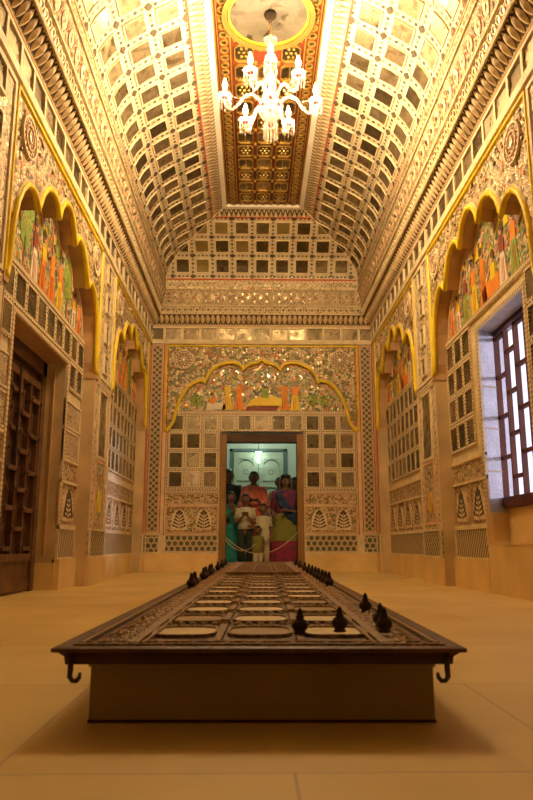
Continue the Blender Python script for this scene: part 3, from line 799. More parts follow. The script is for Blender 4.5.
# ------------------------------------------------------------------ door_1, left wall: timber leaf of staggered raised panels
def left_door():
    X = CX-HW-.34
    fr = lambda u, v, d: (X+d, u, v)
    g = Geo(fr); g.box(4.60, 5.995, 0.005, 1.92, -.05, 0, 'wood_dark')
    leaf = struct(g.build('door_1'))
    g = Geo(fr)
    g.box(4.60, 4.68, 0, 1.92, 0, .045, 'wood_dark'); g.box(5.90, 5.995, 0, 1.92, 0, .05, 'wood_door'); g.box(4.6, 5.995, 1.80, 1.92, 0, .05, 'wood_dark')
    g.build('door_frame', leaf)
    g = Geo(fr); g.box(4.70, 5.88, .01, .24, 0, .03, 'wood_door'); g.box(4.70, 5.88, .24, .30, 0, .045, 'wood_door'); g.box(4.70, 5.88, .02, .10, .03, .04, 'wood_door'); g.build('kick_panel', leaf)
    g = Geo(fr)
    g.box(4.70, 5.88, 1.66, 1.72, 0, .045, 'wood_door')
    n = 5; p = (5.88-4.70)/n
    for k in range(n+1): g.box(4.70+p*k-.016, 4.70+p*k+.016, .30, 1.66, 0, .040, 'wood_door')
    for k in range(n):
        v = .34+(.15 if k % 2 else .0)
        while v < 1.62:
            g.box(4.70+p*k-.03, 4.70+p*(k+1)+.03, v-.017, v+.017, .0, .050, 'wood_door')
            for uu in (4.70+p*k, 4.70+p*(k+1)): g.dome(uu, v, .024, .048, .014, 'wood_dark', 8)
            v += .30
    g.build('panel_lattice', leaf)
    g = Geo(fr); g.tube([(5.3, 1.0, .06), (5.3, 1.75, .06)], .008, 'iron', 6); g.build('door_bolt', leaf)
left_door()

# ------------------------------------------------------------------ window_1, right wall
def window():
    X = CX+HW+.31
    fr = lambda u, v, d: (X-d, u, v)
    g = Geo(fr)
    u0, u1, v0, v1 = 4.545, 5.68, .655, 2.13
    frame_rect(g, u0, u1, v0, v1, 0, .032, 'wood_red', .05)
    g.box(u0, u1, v0, v0+.085, -.01, .06, 'wood_red')
    w = struct(g.build('window_1'))
    g = Geo(fr); n = 5; p = (u1-u0-.064)/n; a = u0+.032
    for k in range(1, n): g.box(a+p*k-.011, a+p*k+.011, v0+.08, v1-.045, .005, .045, 'wood_red')
    for k in range(n):
        v = v0+.085+(.17 if k % 2 else .34)-.02
        while v < v1-.06:
            g.box(a+p*k, a+p*(k+1), v-.014, v+.014, .008, .040, 'wood_red'); v += .335
    g.build('window_grille', w)
    g = Geo(fr); g.box(u0-.1, u1+.05, .38, .66, -.12, .02, 'plinth_stone'); g.box(u0, u1, .655, .668, -.02, .045, 'white_lime'); g.build('window_parapet', w)
    g = Geo(FR)      # stone seat built out below the window
    g.box(4.06, 5.60, 0, .38, -.50, -.095, 'plinth_stone'); g.box(4.06, 5.61, .368, .384, -.50, -.088, 'plinth_stone'); g.box(5.585, 5.615, .38, .62, -.14, -.09, 'plinth_stone')
    g.build('window_seat', w)
window()

# ------------------------------------------------------------------ room beyond the doorway
plain('teal_wall', (.50, .62, .52), .6, var=.06, scale=3)
plain('teal_door', (.42, .53, .40), .45, var=.18, scale=5, bump=.2)
plain('teal_dark', (.10, .18, .16), .6)
def vestibule():
    y0, y1, x0, x1, z1 = YB+.17, 13.25, -1.7, 2.0, 2.75
    g = Geo(world); g.rect(-2.4, 2.7, YB+.16, y1+.3, -.004, 'plinth_stone'); struct(g.build('floor'))
    def wallq(name, pts, m='teal_wall'):
        g = Geo(world); g.poly(pts, m); return struct(g.build(name))
    wallq('wall_vestibule_back', [(x0, y1, 0), (x1, y1, 0), (x1, y1, z1), (x0, y1, z1)])
    wallq('wall_vestibule_left', [(x0, y0, 0), (x0, y1, 0), (x0, y1, z1), (x0, y0, z1)])
    wallq('wall_vestibule_right', [(x1, y0, 0), (x1, y1, 0), (x1, y1, z1), (x1, y0, z1)])
    g = Geo(world); g.rect(x0, x1, y0, y1, z1, 'teal_wall'); struct(g.build('ceiling'))
    g = Geo(world)
    g.poly([(x0, y0, 0), (CX-.6, y0, 0), (CX-.6, y0, z1), (x0, y0, z1)], 'teal_wall'); g.poly([(CX+.6, y0, 0), (x1, y0, 0), (x1, y0, z1), (CX+.6, y0, z1)], 'teal_wall')
    g.poly([(CX-.6, y0, 1.94), (CX+.6, y0, 1.94), (CX+.6, y0, z1), (CX-.6, y0, z1)], 'teal_wall'); struct(g.build('wall_vestibule_front'))
    fr = lambda u, v, d: (.10+u, y1-d, v)
    g = Geo(fr); g.rect(-.49, .49, .0, 2.11, .004, 'teal_dark'); D = struct(g.build('door_3'))
    for sg in (-1, 1):
        g = Geo(fr); a, b = sorted((sg*.006, sg*.47)); g.box(a, b, .02, 2.09, .0, .035, 'teal_door')
        for v0, v1 in ((.15, .75), (.85, 1.45), (1.55, 1.98)):
            frame_rect(g, a+.07, b-.07, v0, v1, .035, .02, 'teal_door', .02)
            c = (a+b)/2; g.tube([(c+.15*cos(t), v1-.16+.12*sin(t), .037) for t in [pi*k/10 for k in range(11)]], .010, 'teal_dark', 5)
            g.disc(c, (v0+v1)/2-.05, .05, .038, 'teal_dark', 10); g.disc(c, (v0+v1)/2-.05, .038, .039, 'teal_door', 10)
        g.build('door_leaf', D)
    g = Geo(fr); g.box(-.54, -.49, 0, 2.16, 0, .03, 'teal_dark'); g.box(.49, .54, 0, 2.16, 0, .03, 'teal_dark'); g.box(-.54, .54, 2.11, 2.16, 0, .03, 'teal_dark'); g.build('door_frame', D)
    g = Geo(fr); g.dome(.09, 1.25, .035, .035, .04, 'teal_dark', 10); g.build('door_handle', D)
vestibule()
def emis(name, col, st):
    m, t, b = nt(name); b.inputs['Base Color'].default_value = (*col, 1)
    b.inputs['Emission Color'].default_value = (*col, 1); b.inputs['Emission Strength'].default_value = st
BULB = 1400.0
emis('bulb_light', (1.0, .72, .40), BULB); emis('tee_glow', (.90, 1.0, .90), 22.0)
def glowing_tee():  # bright white T shape, built as two glowing tubes and a cord
    r = empty('bright_tee', (.10, 13.08, 1.90)); tag(r, 'small bright white T-shaped glow before the teal double door', 'lamp')
    bm_obj('tee_upright', [((0, 0, -.02), (0, 0, .16))], [.014], 'tee_glow', r)
    bm_obj('tee_bar', [((-.05, 0, .175), (.05, 0, .175))], [.012], 'tee_glow', r)
    bm_obj('tee_cord', [((0, 0, .18), (0, 0, .85))], [.004], 'iron', r)
def tubes(paths, radii, n=8):
    """closed tubes along 3-D paths; radii = one number or one list per path (items may be (rx, ry))"""
    vs, fs = [], []
    for P, rr in zip(paths, radii):
        P = [Vector(p) for p in P]; k0 = len(vs)
        up = None
        for i, p in enumerate(P):
            t = (P[min(len(P)-1, i+1)]-P[max(0, i-1)]).normalized()
            ref = Vector((0, 1, 0)) if abs(t.y) < .9 else Vector((1, 0, 0))
            if up is None: up = (ref-t*ref.dot(t)).normalized()
            else: up = (up-t*up.dot(t)).normalized()
            sd = t.cross(up)
            r = rr[i] if isinstance(rr, (list, tuple)) else rr
            rx, ry = r if isinstance(r, (list, tuple)) else (r, r)
            for k in range(n):
                a = 2*pi*k/n; vs.append(p+sd*rx*cos(a)+up*ry*sin(a))
        for i in range(len(P)-1):
            for k in range(n):
                a = k0+i*n+k; b = k0+i*n+(k+1) % n; fs.append([a, b, b+n, a+n])
        fs.append([k0+k for k in range(n)][::-1]); fs.append([k0+(len(P)-1)*n+k for k in range(n)])
    return vs, fs
def bm_obj(name, paths, radii, m, parent, n=8):
    vs, fs = tubes(paths, radii, n); return obj_from(name, vs, fs, m, parent=parent)
glowing_tee()

# ------------------------------------------------------------------ chandelier
def lathe(profile, n=16, c=(0, 0, 0), flute=0):
    vs, fs = [], []
    for r, z in profile:
        for k in range(n):
            rr = r*(1+flute*(k % 2)); a = 2*pi*k/n; vs.append(Vector((c[0]+rr*cos(a), c[1]+rr*sin(a), c[2]+z)))
    for i in range(len(profile)-1):
        for k in range(n): fs.append([i*n+k, i*n+(k+1) % n, (i+1)*n+(k+1) % n, (i+1)*n+k])
    fs.append(list(range(n))[::-1]); fs.append([(len(profile)-1)*n+k for k in range(n)])
    return vs, fs
def merge(*parts):
    vs, fs = [], []
    for v, f in parts:
        o = len(vs); vs += v; fs += [[i+o for i in q] for q in f]
    return vs, fs
def glassy(name, col, tr):
    m, t, b = nt(name)
    out = [n for n in t.nodes if n.type == 'OUTPUT_MATERIAL'][0]
    tb = N(t, 'ShaderNodeBsdfTransparent'); tb.inputs[0].default_value = (*col, 1)
    gl = N(t, 'ShaderNodeBsdfGlossy'); gl.inputs['Roughness'].default_value = .12; gl.inputs[0].default_value = (*[min(1, c+.1) for c in col], 1)
    tl = N(t, 'ShaderNodeBsdfTranslucent'); tl.inputs[0].default_value = (*col, 1)
    m1 = N(t, 'ShaderNodeMixShader'); m1.inputs[0].default_value = .5; t.links.new(gl.outputs[0], m1.inputs[1]); t.links.new(tl.outputs[0], m1.inputs[2])
    m2 = N(t, 'ShaderNodeMixShader'); m2.inputs[0].default_value = 1-tr; t.links.new(tb.outputs[0], m2.inputs[1]); t.links.new(m1.outputs[0], m2.inputs[2])
    t.links.new(m2.outputs[0], out.inputs['Surface'])
glassy('crystal', (1, .98, .94), .78); glassy('ruby_glass', (.85, .10, .08), .35)
def chandelier():
    root = empty('chandelier', (.135, 5.33, 4.95))
    tag(root, 'lit six-armed crystal chandelier with red glass hanging from the ceiling rose', 'chandelier')
    z = lambda h: h-4.95
    P = lambda nm, g, m: obj_from(nm, g[0], g[1], m, parent=root)
    P('ceiling_hook', lathe([(.055, -.02), (.05, -.05), (.02, -.08), (.012, -.12)], 14), 'iron')
    P('chain', merge(*[tubes([[(.012*cos(a)*(k % 2), .012*cos(a)*(1-k % 2), -.13-.028*k+.018*sin(a)) for a in [2*pi*j/8 for j in range(9)]]], [.003], 5) for k in range(7)]), 'gold')
    P('stem', lathe([(.010, z(4.66)), (.03, z(4.64)), (.012, z(4.60)), (.012, z(4.54)), (.05, z(4.50)), (.012, z(4.47)), (.016, z(4.35)), (.04, z(4.30)), (.014, z(4.25)), (.03, z(4.15)), (.05, z(4.12)), (.02, z(4.08))], 14), 'crystal')
    P('top_glass', lathe([(.03, z(4.70)), (.055, z(4.67)), (.03, z(4.62)), (.02, z(4.60))], 12, flute=.15), 'crystal')
    P('hub_bowl', lathe([(.05, z(4.10)), (.09, z(4.06)), (.105, z(4.0)), (.085, z(3.94)), (.04, z(3.90)), (.02, z(3.88))], 18, flute=.12), 'crystal')
    # ruby ornaments on the hub
    for k in range(8):
        a = 2*pi*k/8; P('ruby_drop', lathe([(.004, -.018), (.016, -.006), (.016, .006), (.004, .018)], 8, (.095*cos(a), .095*sin(a), z(4.05-.05*(k % 2)))), 'ruby_glass')
    P('ruby_drop', lathe([(.008, -.03), (.028, -.01), (.028, .012), (.008, .03)], 10, (0, 0, z(3.86))), 'ruby_glass')
    def drop(c, L, r=.0065): return lathe([(.001, 0), (r*.6, -.012), (r*.5, -L*.55), (r, -L*.85), (.001, -L)], 5, c)
    P('bottom_plate', lathe([(.02, z(3.86)), (.065, z(3.85)), (.02, z(3.84))], 14), 'crystal')
    for rr, n in ((.02, 5), (.045, 9), (.06, 12)):
        for k in range(n): P('crystal_drop', drop((rr*cos(2*pi*k/n), rr*sin(2*pi*k/n), z(3.84)), .13), 'crystal')
    for rr, n, zz, L in ((.055, 12, 4.48, .15), (.045, 10, 4.31, .12), (.06, 12, 4.14, .08)):
        for k in range(n): P('crystal_drop', drop((rr*cos(2*pi*k/n), rr*sin(2*pi*k/n), z(zz)), L), 'crystal')
    top = obj_from('top_light', *lathe([(.006, z(4.51)), (.019, z(4.53)), (.021, z(4.56)), (.010, z(4.59)), (.002, z(4.61))], 10, (.0, -.035, 0)), 'bulb_light', parent=root)
    for k in range(6):
        a = R(0+60*k+4); ex, ey = cos(a), sin(a)
        A = lambda r, h: (r*ex, r*ey, z(h))
        arm = bm_obj('arm', [[A(.06, 4.04), A(.11, 4.10), A(.16, 4.135), A(.22, 4.11), A(.27, 4.03), A(.32, 3.98), A(.37, 4.0), A(.39, 4.05), A(.39, 4.09)]], [[.014, .014, .013, .013, .013, .012, .012, .011, .012]], 'crystal', root, 8)
        c = (.39*ex, .39*ey, 0)
        obj_from('glass_cup', *merge(lathe([(.012, z(4.08)), (.050, z(4.095)), (.058, z(4.11)), (.02, z(4.105))], 14, c, .08), lathe([(.012, z(4.11)), (.016, z(4.14)), (.013, z(4.155)), (.010, z(4.16))], 12, c, .1)), 'crystal', parent=arm)
        obj_from('ruby_collar', *lathe([(.014, z(4.075)), (.030, z(4.085)), (.014, z(4.095))], 10, c), 'ruby_glass', parent=arm)
        obj_from('bulb', *lathe([(.006, z(4.155)), (.016, z(4.18)), (.020, z(4.205)), (.012, z(4.235)), (.002, z(4.27))], 10, c), 'bulb_light', parent=arm)
        for j in range(12):
            t = 2*pi*j/12; obj_from('crystal_drop', *drop((c[0]+.052*cos(t), c[1]+.052*sin(t), z(4.10)), .12 if j % 2 else .10), 'crystal', parent=arm)
        obj_from('bead_swag', *merge(*[lathe([(.001, -.006), (.006, 0), (.001, .006)], 6, (A(.05+.30*t, 0)[0], A(.05+.30*t, 0)[1], z(4.30-.19*t-.10*sin(pi*t)))) for t in [j/13 for j in range(14)]], tubes([[(A(.05+.30*t, 0)[0], A(.05+.30*t, 0)[1], z(4.30-.19*t-.10*sin(pi*t))) for t in [j/13 for j in range(14)]]], [.0015], 4)), 'crystal', parent=arm)
chandelier()

# ------------------------------------------------------------------ the long mirrored board on its plinth
def relief(name, lo, hi, scale, metal=.35, rough=.45):
    m, t, b = nt(name); tc = N(t, 'ShaderNodeTexCoord')
    v = N(t, 'ShaderNodeTexVoronoi'); v.inputs['Scale'].default_value = scale; t.links.new(tc.outputs['Object'], v.inputs['Vector'])
    t.links.new(ramp(t, v.outputs['Distance'], [(.1, hi), (.6, lo)]), b.inputs['Base Color'])
    b.inputs['Metallic'].default_value = metal; b.inputs['Roughness'].default_value = rough
    bp = N(t, 'ShaderNodeBump'); bp.invert = True; bp.inputs['Strength'].default_value = .9; bp.inputs['Distance'].default_value = .006
    t.links.new(v.outputs['Distance'], bp.inputs['Height']); t.links.new(bp.outputs['Normal'], b.inputs['Normal'])
relief('embossed', (.07, .038, .016), (.34, .21, .085), 60, .15)
relief('embossed_rail', (.26, .155, .065), (.44, .28, .12), 95, .15, .5)
plain('board_lip', (.115, .05, .02), .45, var=.3, scale=10, bump=.2)
plain('board_edge', (.06, .022, .010), .5, var=.3, scale=10)
plain('plinth_wood', (.34, .27, .09), .5, var=.12, scale=3)
plain('inlay_bright_reflection', (.84, .70, .44), .5, var=.10, scale=9, spec=.25); plain('inlay_dark_reflection', (.42, .30, .16), .45, var=.15, scale=9, spec=.25)  # bright and dark reflections of the mirror panels, put into the base colour
ANG = R(-.95)
def lf(u, v, d): return (u, v, d)
def board():
    LB = 7.3
    b = empty('mirrored_board', (.013, 1.50, 0), ANG)
    tag(b, 'long dark embossed board with rows of pale mirror panels lying on the low plinth', 'board')
    ZT = .157
    fr = lf                     # u across, v along, d = height
    def top_rect(g, u0, u1, v0, v1, z0, z1, m): g.box(u0, u1, v0, v1, z0, z1, m)
    # frame with a profiled lip
    g = Geo(fr)
    pr = [(.400, .126), (.402, .142), (.412, .150), (.424, .153), (.424, ZT+.003), (.412, ZT+.006), (.392, ZT+.004), (.390, .130)]
    def loop(o, z): return [(-o, .424-o, z), (o, .424-o, z), (o, LB-.424+o, z), (-o, LB-.424+o, z)]
    L = [loop(o, z) for o, z in pr]
    for A, B in zip(L, L[1:]):
        for k in range(4): g.poly([A[k], A[(k+1) % 4], B[(k+1) % 4], B[k]], 'board_edge' if pr[L.index(A)][1] < .15 else 'board_lip')
    g.poly(L[0][::-1], 'board_edge'); g.build('frame', b)
    g = Geo(fr); g.rect(-.395, .395, .03, LB-.03, ZT-.001, 'embossed'); g.build('embossed_top', b)
    # long rails and the outer bands of slanting leaves
    g = Geo(fr)
    for sg in (-1, 1):
        for a, w in ((.375, .010), (.268, .022), (.245, .006)): g.box(*sorted((sg*(a-w/2), sg*(a+w/2))), .06, LB-.06, ZT-.002, ZT+.009, 'embossed_rail')
    for v, w in ((.045, .012), (.085, .008), (LB-.08, .012)): g.box(-.385, .385, v-w/2, v+w/2, ZT-.002, ZT+.008, 'embossed_rail')
    g.box(-.27, .27, 3.62, 3.72, ZT, ZT+.022, 'embossed_rail'); g.box(-.27, .27, 6.95, 7.02, ZT, ZT+.016, 'embossed_rail')
    for a in (-.092, .092): g.box(a-.008, a+.008, .10, LB-.1, ZT-.002, ZT+.008, 'embossed_rail')
    g.build('rails', b)
    g = Geo(fr)
    for sg in (-1, 1):
        v = .10
        while v < LB-.12:
            u = sg*.322
            pts = [(u-.044, v-.026), (u-.012, v-.034), (u+.030, v-.006), (u+.044, v+.036), (u+.010, v+.040), (u-.030, v+.010)]
            if sg < 0: pts = [(2*u-a, c) for a, c in pts][::-1]
            c = (u, v+.004)
            for p, q in zip(pts, pts[1:]+pts[:1]): g.poly([(*p, ZT), (*q, ZT), (*c, ZT+.020)], 'embossed_rail')
            v += .082
    for k in range(11):
        u = -.35+.07*k; g.dome(u, .065, .012, ZT, .008, 'embossed_rail', 7, ry=.009)
    g.build('leaf_border', b)
    # mirror panels, one mesh each
    cols = (-.180, 0, .180); v = .29; row = 0
    while v < 6.8:
        if not (3.45 < v < 3.85):
            for ci, u in enumerate(cols):
                w, h = .079, .098
                n = 24; sup = lambda t: (abs(cos(t))**.55*math.copysign(1, cos(t)), abs(sin(t))**.55*math.copysign(1, sin(t)))
                O = [(u+w*sup(2*pi*k/n)[0], v+h*sup(2*pi*k/n)[1]) for k in range(n)]
                I = [(u+w*.91*sup(2*pi*k/n)[0], v+h*.91*sup(2*pi*k/n)[1]) for k in range(n)]
                dark = {(0, 1), (1, 0), (4, 0), (3, 2), (5, 1), (7, 0), (8, 2), (2, 2)}
                m = 'inlay_dark_reflection' if (row, ci) in dark or (row > 8 and random.random() < .5) else 'inlay_bright_reflection'
                if v > 3.8: m = 'inlay_dark_reflection' if random.random() < .7 else 'inlay_bright_reflection'
                g = Geo(fr)
                for k in range(n):
                    a, c = k, (k+1) % n
                    g.poly([(*O[a], ZT), (*O[c], ZT), (*O[c], ZT+.008), (*O[a], ZT+.008)], 'embossed_rail')
                    g.poly([(*O[a], ZT+.008), (*O[c], ZT+.008), (*I[c], ZT+.007), (*I[a], ZT+.007)], 'embossed_rail')
                    g.poly([(*I[a], ZT+.007), (*I[c], ZT+.007), (*I[c], ZT+.002), (*I[a], ZT+.002)], 'embossed_rail')
                g.poly([(*q, ZT+.0025) for q in I], m)
                g.build('mirror_inlay', b)
                for k in range(5):
                    pass
        v += .300; row += 1
    g = Geo(fr)
    v = .29+.15
    while v < 6.8:
        if not (3.5 < v < 3.85):
            for u in cols:
                for k in (-2, -1, 0, 1, 2): g.dome(u+.030*k, v, .013, ZT, .010, 'embossed_rail', 7, ry=.020)
            for u in (-.092, .092): g.dome(u, v, .020, ZT+.006, .012, 'embossed_rail', 8)
        v += .300
    g.build('boss_rows', b)
    # iron hooks under the two near corners
    for sg in (-1, 1):
        P = [(sg*.385, .012, .150), (sg*.385, .012, .118), (sg*.386, .012, .104), (sg*(.386-.006), .012, .096), (sg*(.386-.014), .012, .096), (sg*(.386-.020), .012, .103), (sg*(.386-.021), .012, .112)]
        bm_obj('corner_hook', [P], [[.006, .006, .0055, .005, .005, .0045, .003]], 'iron', b, 8)
    # plinth
    p = empty('board_plinth', (.019, 1.50, 0), ANG); tag(p, 'low plain ochre box plinth standing on the marble under the embossed board', 'plinth')
    g = Geo(fr); g.box(-.366, .366, .084, LB-.15, .006, .126, 'plinth_wood')
    g.build('plinth_box', p)
    g = Geo(fr); g.box(-.368, .368, .082, LB-.147, 0, .006, 'board_edge'); g.build('plinth_skirting', p)
    g = Geo(fr); g.box(-.370, .370, .080, LB-.146, .112, .1255, 'plinth_wood'); g.build('plinth_lip', p)
board()
def knob():
    prof = [(.010, 0), (.0125, .002), (.009, .006), (.0145, .014), (.0155, .021), (.012, .029), (.006, .034), (.0085, .037), (.005, .041), (.006, .046), (.0035, .052), (.0015, .056)]
    prof = [(r*1.3, q*1.05) for r, q in prof]
    vs, fs = lathe(prof, 14)
    me_o = obj_from('turned_finial', vs, fs, 'finial_wood'); return me_o
plain('finial_wood', (.055, .028, .016), .35, var=.3, scale=30)
KN = [(.110, 1.700, 'frontmost dark turned finial, between the middle and right mirror columns of the board'),
      (.207, 1.735, 'dark turned finial standing on the nearest mirror panel of the right column'),
      (.311, 1.722, 'dark turned finial nearest the right front corner of the board'),
      (.322, 1.835, 'dark turned finial just behind the one nearest the right front corner'),
      (.344, 2.215, 'dark turned finial standing alone on the right border behind the front four')]
KR = [(.388+.0145*(y-3.6), y) for y in (3.55, 3.75, 3.95, 4.2, 4.45, 4.75, 5.1, 5.6, 6.3, 7.1)]
KL = [(-.302-.004*(y-3.4), y) for y in (3.42, 3.62, 4.30, 4.5, 4.95, 5.2)] + [(-.30, 5.9), (-.295, 6.6), (-.29, 7.3)]
k0 = knob(); k0.location = (KN[0][0], KN[0][1], .157); tag(k0, KN[0][2], 'finial')
def put(x, y, lab, grp=None, s=1):
    k = k0.copy(); COL.objects.link(k); k.location = (x, y, .157+.008); k.scale = (s, s, s)
    if 'group' in k: del k['group']
    tag(k, lab, 'finial', grp); return k
k0.location.z = .164
for x, y, l in KN[1:]: put(x, y, l)
for x, y in KR: put(x-.012, y, 'dark turned finial in the close row along the far right border of the board', 'dark finials along the right border', 1.25)
for x, y in KL: put(x+.012, y, 'dark turned finial in the spaced row along the far left border of the board', 'dark finials along the left border', 1.25)

# rope across the doorway
def rope():
    r = tag(obj_from('rope', *merge(tubes([[(-.385+1.01*t, 9.95+.02*sin(t*3), .50-.26*(1-(2*t-.95)**2)+.02*t) for t in [k/20 for k in range(21)]]], [.0055], 7),
        tubes([[(-.385+.42*t, 9.94, .44-.12*(1-(2*t-1)**2)-.06*t) for t in [k/10 for k in range(11)]]], [.0045], 7)), 'rope_fibre'), 'pale rope sagging across the open doorway in the back wall', 'rope')
plain('rope_fibre', (.62, .50, .30), .8)
rope()

# ------------------------------------------------------------------ people beyond the doorway
plain('skin', (.24, .11, .055), .55, var=.06); plain('hair', (.015, .011, .010), .45); plain('eye_white', (.75, .72, .66), .3); plain('pupil', (.01, .008, .006), .2); plain('lips', (.26, .07, .05), .5)
def cloth(n, c, v=.15): plain(n, c, .8, var=v, scale=14)
cloth('cloth_coral', (.80, .17, .10)); cloth('cloth_cream', (.62, .56, .38), .1); cloth('cloth_dark', (.035, .045, .04)); cloth('cloth_teal', (.03, .24, .20)); relief('cloth_purple', (.24, .03, .09), (.03, .04, .12), 11, 0, .8)
cloth('cloth_olive', (.26, .24, .045)); relief('cloth_magenta', (.30, .02, .06), (.12, .02, .05), 13, 0, .8); cloth('cloth_peach', (.70, .45, .28)); cloth('cloth_brown', (.16, .08, .035)); cloth('cloth_veil', (.20, .14, .09), .4); cloth('cloth_navy', (.04, .06, .12), .6)
plain('sequin', (.9, .85, .8), .2, metal=.8)
def person(label, x, y, H, top, bottom, rz=0, hs=.135, arms=None, skirt=False, hem=.50, long_hair=False, veil=None, sleeve=.5, shawl=None, hemband=None, build=1.0, headturn=0):
    root = empty('person', (x, y, 0), rz); tag(root, label, 'person')
    h = hs*H; zc = H-h*.5; zn = H-h                         # head height, head centre, chin
    B = build
    sh = zn-.035*H                                           # shoulder line
    arms = arms or {-1: ((-.135, -.01, sh/H-.17), (-.125, -.06, sh/H-.32)), 1: ((.135, -.01, sh/H-.17), (.125, -.06, sh/H-.32))}
    P, Rr = [], []
    k = sh/.80/H                                             # squeeze body under a child's bigger head
    zz = lambda f: f*k*H
    P.append([(0, 0, zz(.46)), (0, 0, zz(.52)), (0, 0, zz(.60)), (0, -.003*H, zz(.68)), (0, 0, zz(.76)), (0, .004*H, zz(.805)), (0, .004*H, zz(.83)), (0, 0, zn+.01*H), (0, 0, zc)])
    Rr.append([(a*B*H, b*B*H) for a, b in ((.075, .055), (.092, .066), (.074, .054), (.085, .062), (.096, .060), (.078, .045), (.042, .038), (.031, .033), (.028, .03))])
    for s in (-1, 1):
        P.append([(s*.045*H, 0, zz(.50)), (s*.052*H, -.004*H, zz(.40)), (s*.056*H, -.01*H, zz(.28)), (s*.058*H, .008*H, zz(.18)), (s*.060*H, .01*H, zz(.05)), (s*.060*H, .01*H, zz(.022))])
        Rr.append([a*H for a in (.056, .050, .036, .035, .020, .022)])
        P.append([(s*.060*H, .03*H, .018*H), (s*.062*H, -.02*H, .022*H), (s*.066*H, -.075*H, .014*H), (s*.067*H, -.105*H, .010*H)]); Rr.append([(.020*H, .018*H), (.024*H, .022*H), (.028*H, .013*H), (.018*H, .009*H)])
        e, w = [Vector(q)*H for q in arms[s]]; S0 = Vector((s*.092*B*H, 0, sh-.005*H))
        P.append([S0, S0.lerp(e, .5), e, e.lerp(w, .35), w]); Rr.append([a*H for a in (.031, .027, .020, .021, .0135)])
        d = (w-e).normalized(); sd = Vector((1, 0, 0)); sd = (sd-d*sd.dot(d)).normalized(); nn = d.cross(sd)
        P.append([w, w+d*.025*H, w+d*.055*H]); Rr.append([(.013*H, .012*H), (.022*H, .011*H), (.022*H, .009*H)])
        for fi, (o, L) in enumerate(((-.016, .036), (-.0055, .042), (.0055, .040), (.016, .031))):
            b0 = w+d*.048*H+sd*o*H; cu = -nn if nn.z > 0 else nn
            P.append([b0, b0+d*L*.5*H+cu*.003*H, b0+d*L*.85*H+cu*.012*H, b0+d*L*H+cu*.022*H]); Rr.append([.0062*H, .006*H, .0055*H, .0045*H])
        t0 = w+d*.015*H-sd*s*.014*H
        P.append([t0, t0+d*.02*H-sd*s*.018*H, t0+d*.040*H-sd*s*.024*H]); Rr.append([.008*H, .0075*H, .0055*H])
    vs, fs = tubes(P, Rr, 12)
    bm = bmesh.new(); vv = [bm.verts.new(v) for v in vs]
    for f in fs: bm.faces.new([vv[i] for i in f])
    # head: shaped sphere with jaw, brow, nose, ears
    ret = bmesh.ops.create_icosphere(bm, subdivisions=3, radius=1)
    for v in ret['verts']:
        q = v.co; zf = q.z; sx = .37*h*(1-.30*max(0, -zf)**1.3); sy = .44*h*(1-.10*max(0, -zf))
        yy = q.y*sy
        if q.y < 0: yy *= (.94 if abs(zf) < .2 else 1)
        v.co = Vector((q.x*sx, yy-.01*h, zc+zf*.5*h))
    def add(paths, radii, n=8):
        a, b = tubes(paths, radii, n); w_ = [bm.verts.new(v) for v in a]
        for f in b: bm.faces.new([w_[i] for i in f])
    yf = -.43*h
    add([[(0, yf+.03*h, zc+.06*h), (0, yf-.03*h, zc-.06*h), (0, yf-.07*h, zc-.13*h), (0, yf+.02*h, zc-.17*h)]], [[.03*h, .045*h, .062*h, .05*h]])
    add([[(-.2*h, yf+.07*h, zc+.09*h), (0, yf+.01*h, zc+.075*h), (.2*h, yf+.07*h, zc+.09*h)]], [[.03*h, .035*h, .03*h]])
    add([[(0, yf+.06*h, zc-.40*h), (0, yf+.10*h, zc-.44*h)]], [[.09*h, .07*h]])
    for s in (-1, 1): add([[(s*.36*h, .01*h, zc+.08*h), (s*.41*h, .03*h, zc), (s*.36*h, .01*h, zc-.10*h)]], [[.03*h, .05*h, .03*h]])
    me = bpy.data.meshes.new('body'); bm.to_mesh(me); bm.free()
    me.materials.append(MATS['skin'])
    o = bpy.data.objects.new('body', me); COL.objects.link(o)
    md = o.modifiers.new('r', 'REMESH'); md.mode = 'VOXEL'; md.voxel_size = .0075 if H > 1.2 else .0065; md.use_smooth_shade = True
    sm = o.modifiers.new('s', 'SMOOTH'); sm.factor = .4; sm.iterations = 2
    dg = bpy.context.evaluated_depsgraph_get(); me2 = bpy.data.meshes.new_from_object(o.evaluated_get(dg))
    o.modifiers.clear(); o.data = me2; me2.name = 'body'
    if not me2.materials: me2.materials.append(MATS['skin'])
    o.parent = root
    def ell(name, c, r, m, n=2):
        b_ = bmesh.new(); bmesh.ops.create_icosphere(b_, subdivisions=n, radius=1)
        for v in b_.verts: v.co = Vector((c[0]+v.co.x*r[0], c[1]+v.co.y*r[1], c[2]+v.co.z*r[2]))
        q = bpy.data.meshes.new(name); b_.to_mesh(q); b_.free(); q.materials.append(MATS[m])
        ob = bpy.data.objects.new(name, q); COL.objects.link(ob); ob.parent = root; return ob
    for s in (-1, 1):
        ey = ell('eye', (s*.165*h, yf+.065*h, zc+.0*h), (.065*h, .04*h, .035*h), 'eye_white')
        pp = ell('pupil', (s*.165*h, yf+.030*h, zc), (.03*h, .012*h, .032*h), 'pupil'); pp.parent = ey
    ell('mouth', (0, yf+.025*h, zc-.27*h), (.11*h, .04*h, .028*h), 'lips')
    # hair
    bm = bmesh.new(); bmesh.ops.create_icosphere(bm, subdivisions=4, radius=1)
    kill = []
    for v in bm.verts:
        q = v.co.copy(); cut = q.y < -.30 and q.z < .42 and True
        side = q.z < (-.05 if q.y < .1 else (-.75 if long_hair else -.45))
        if cut or side: kill.append(v)
        else: v.co = Vector((q.x*.405*h, q.y*.47*h, zc+q.z*.545*h+.01*h))
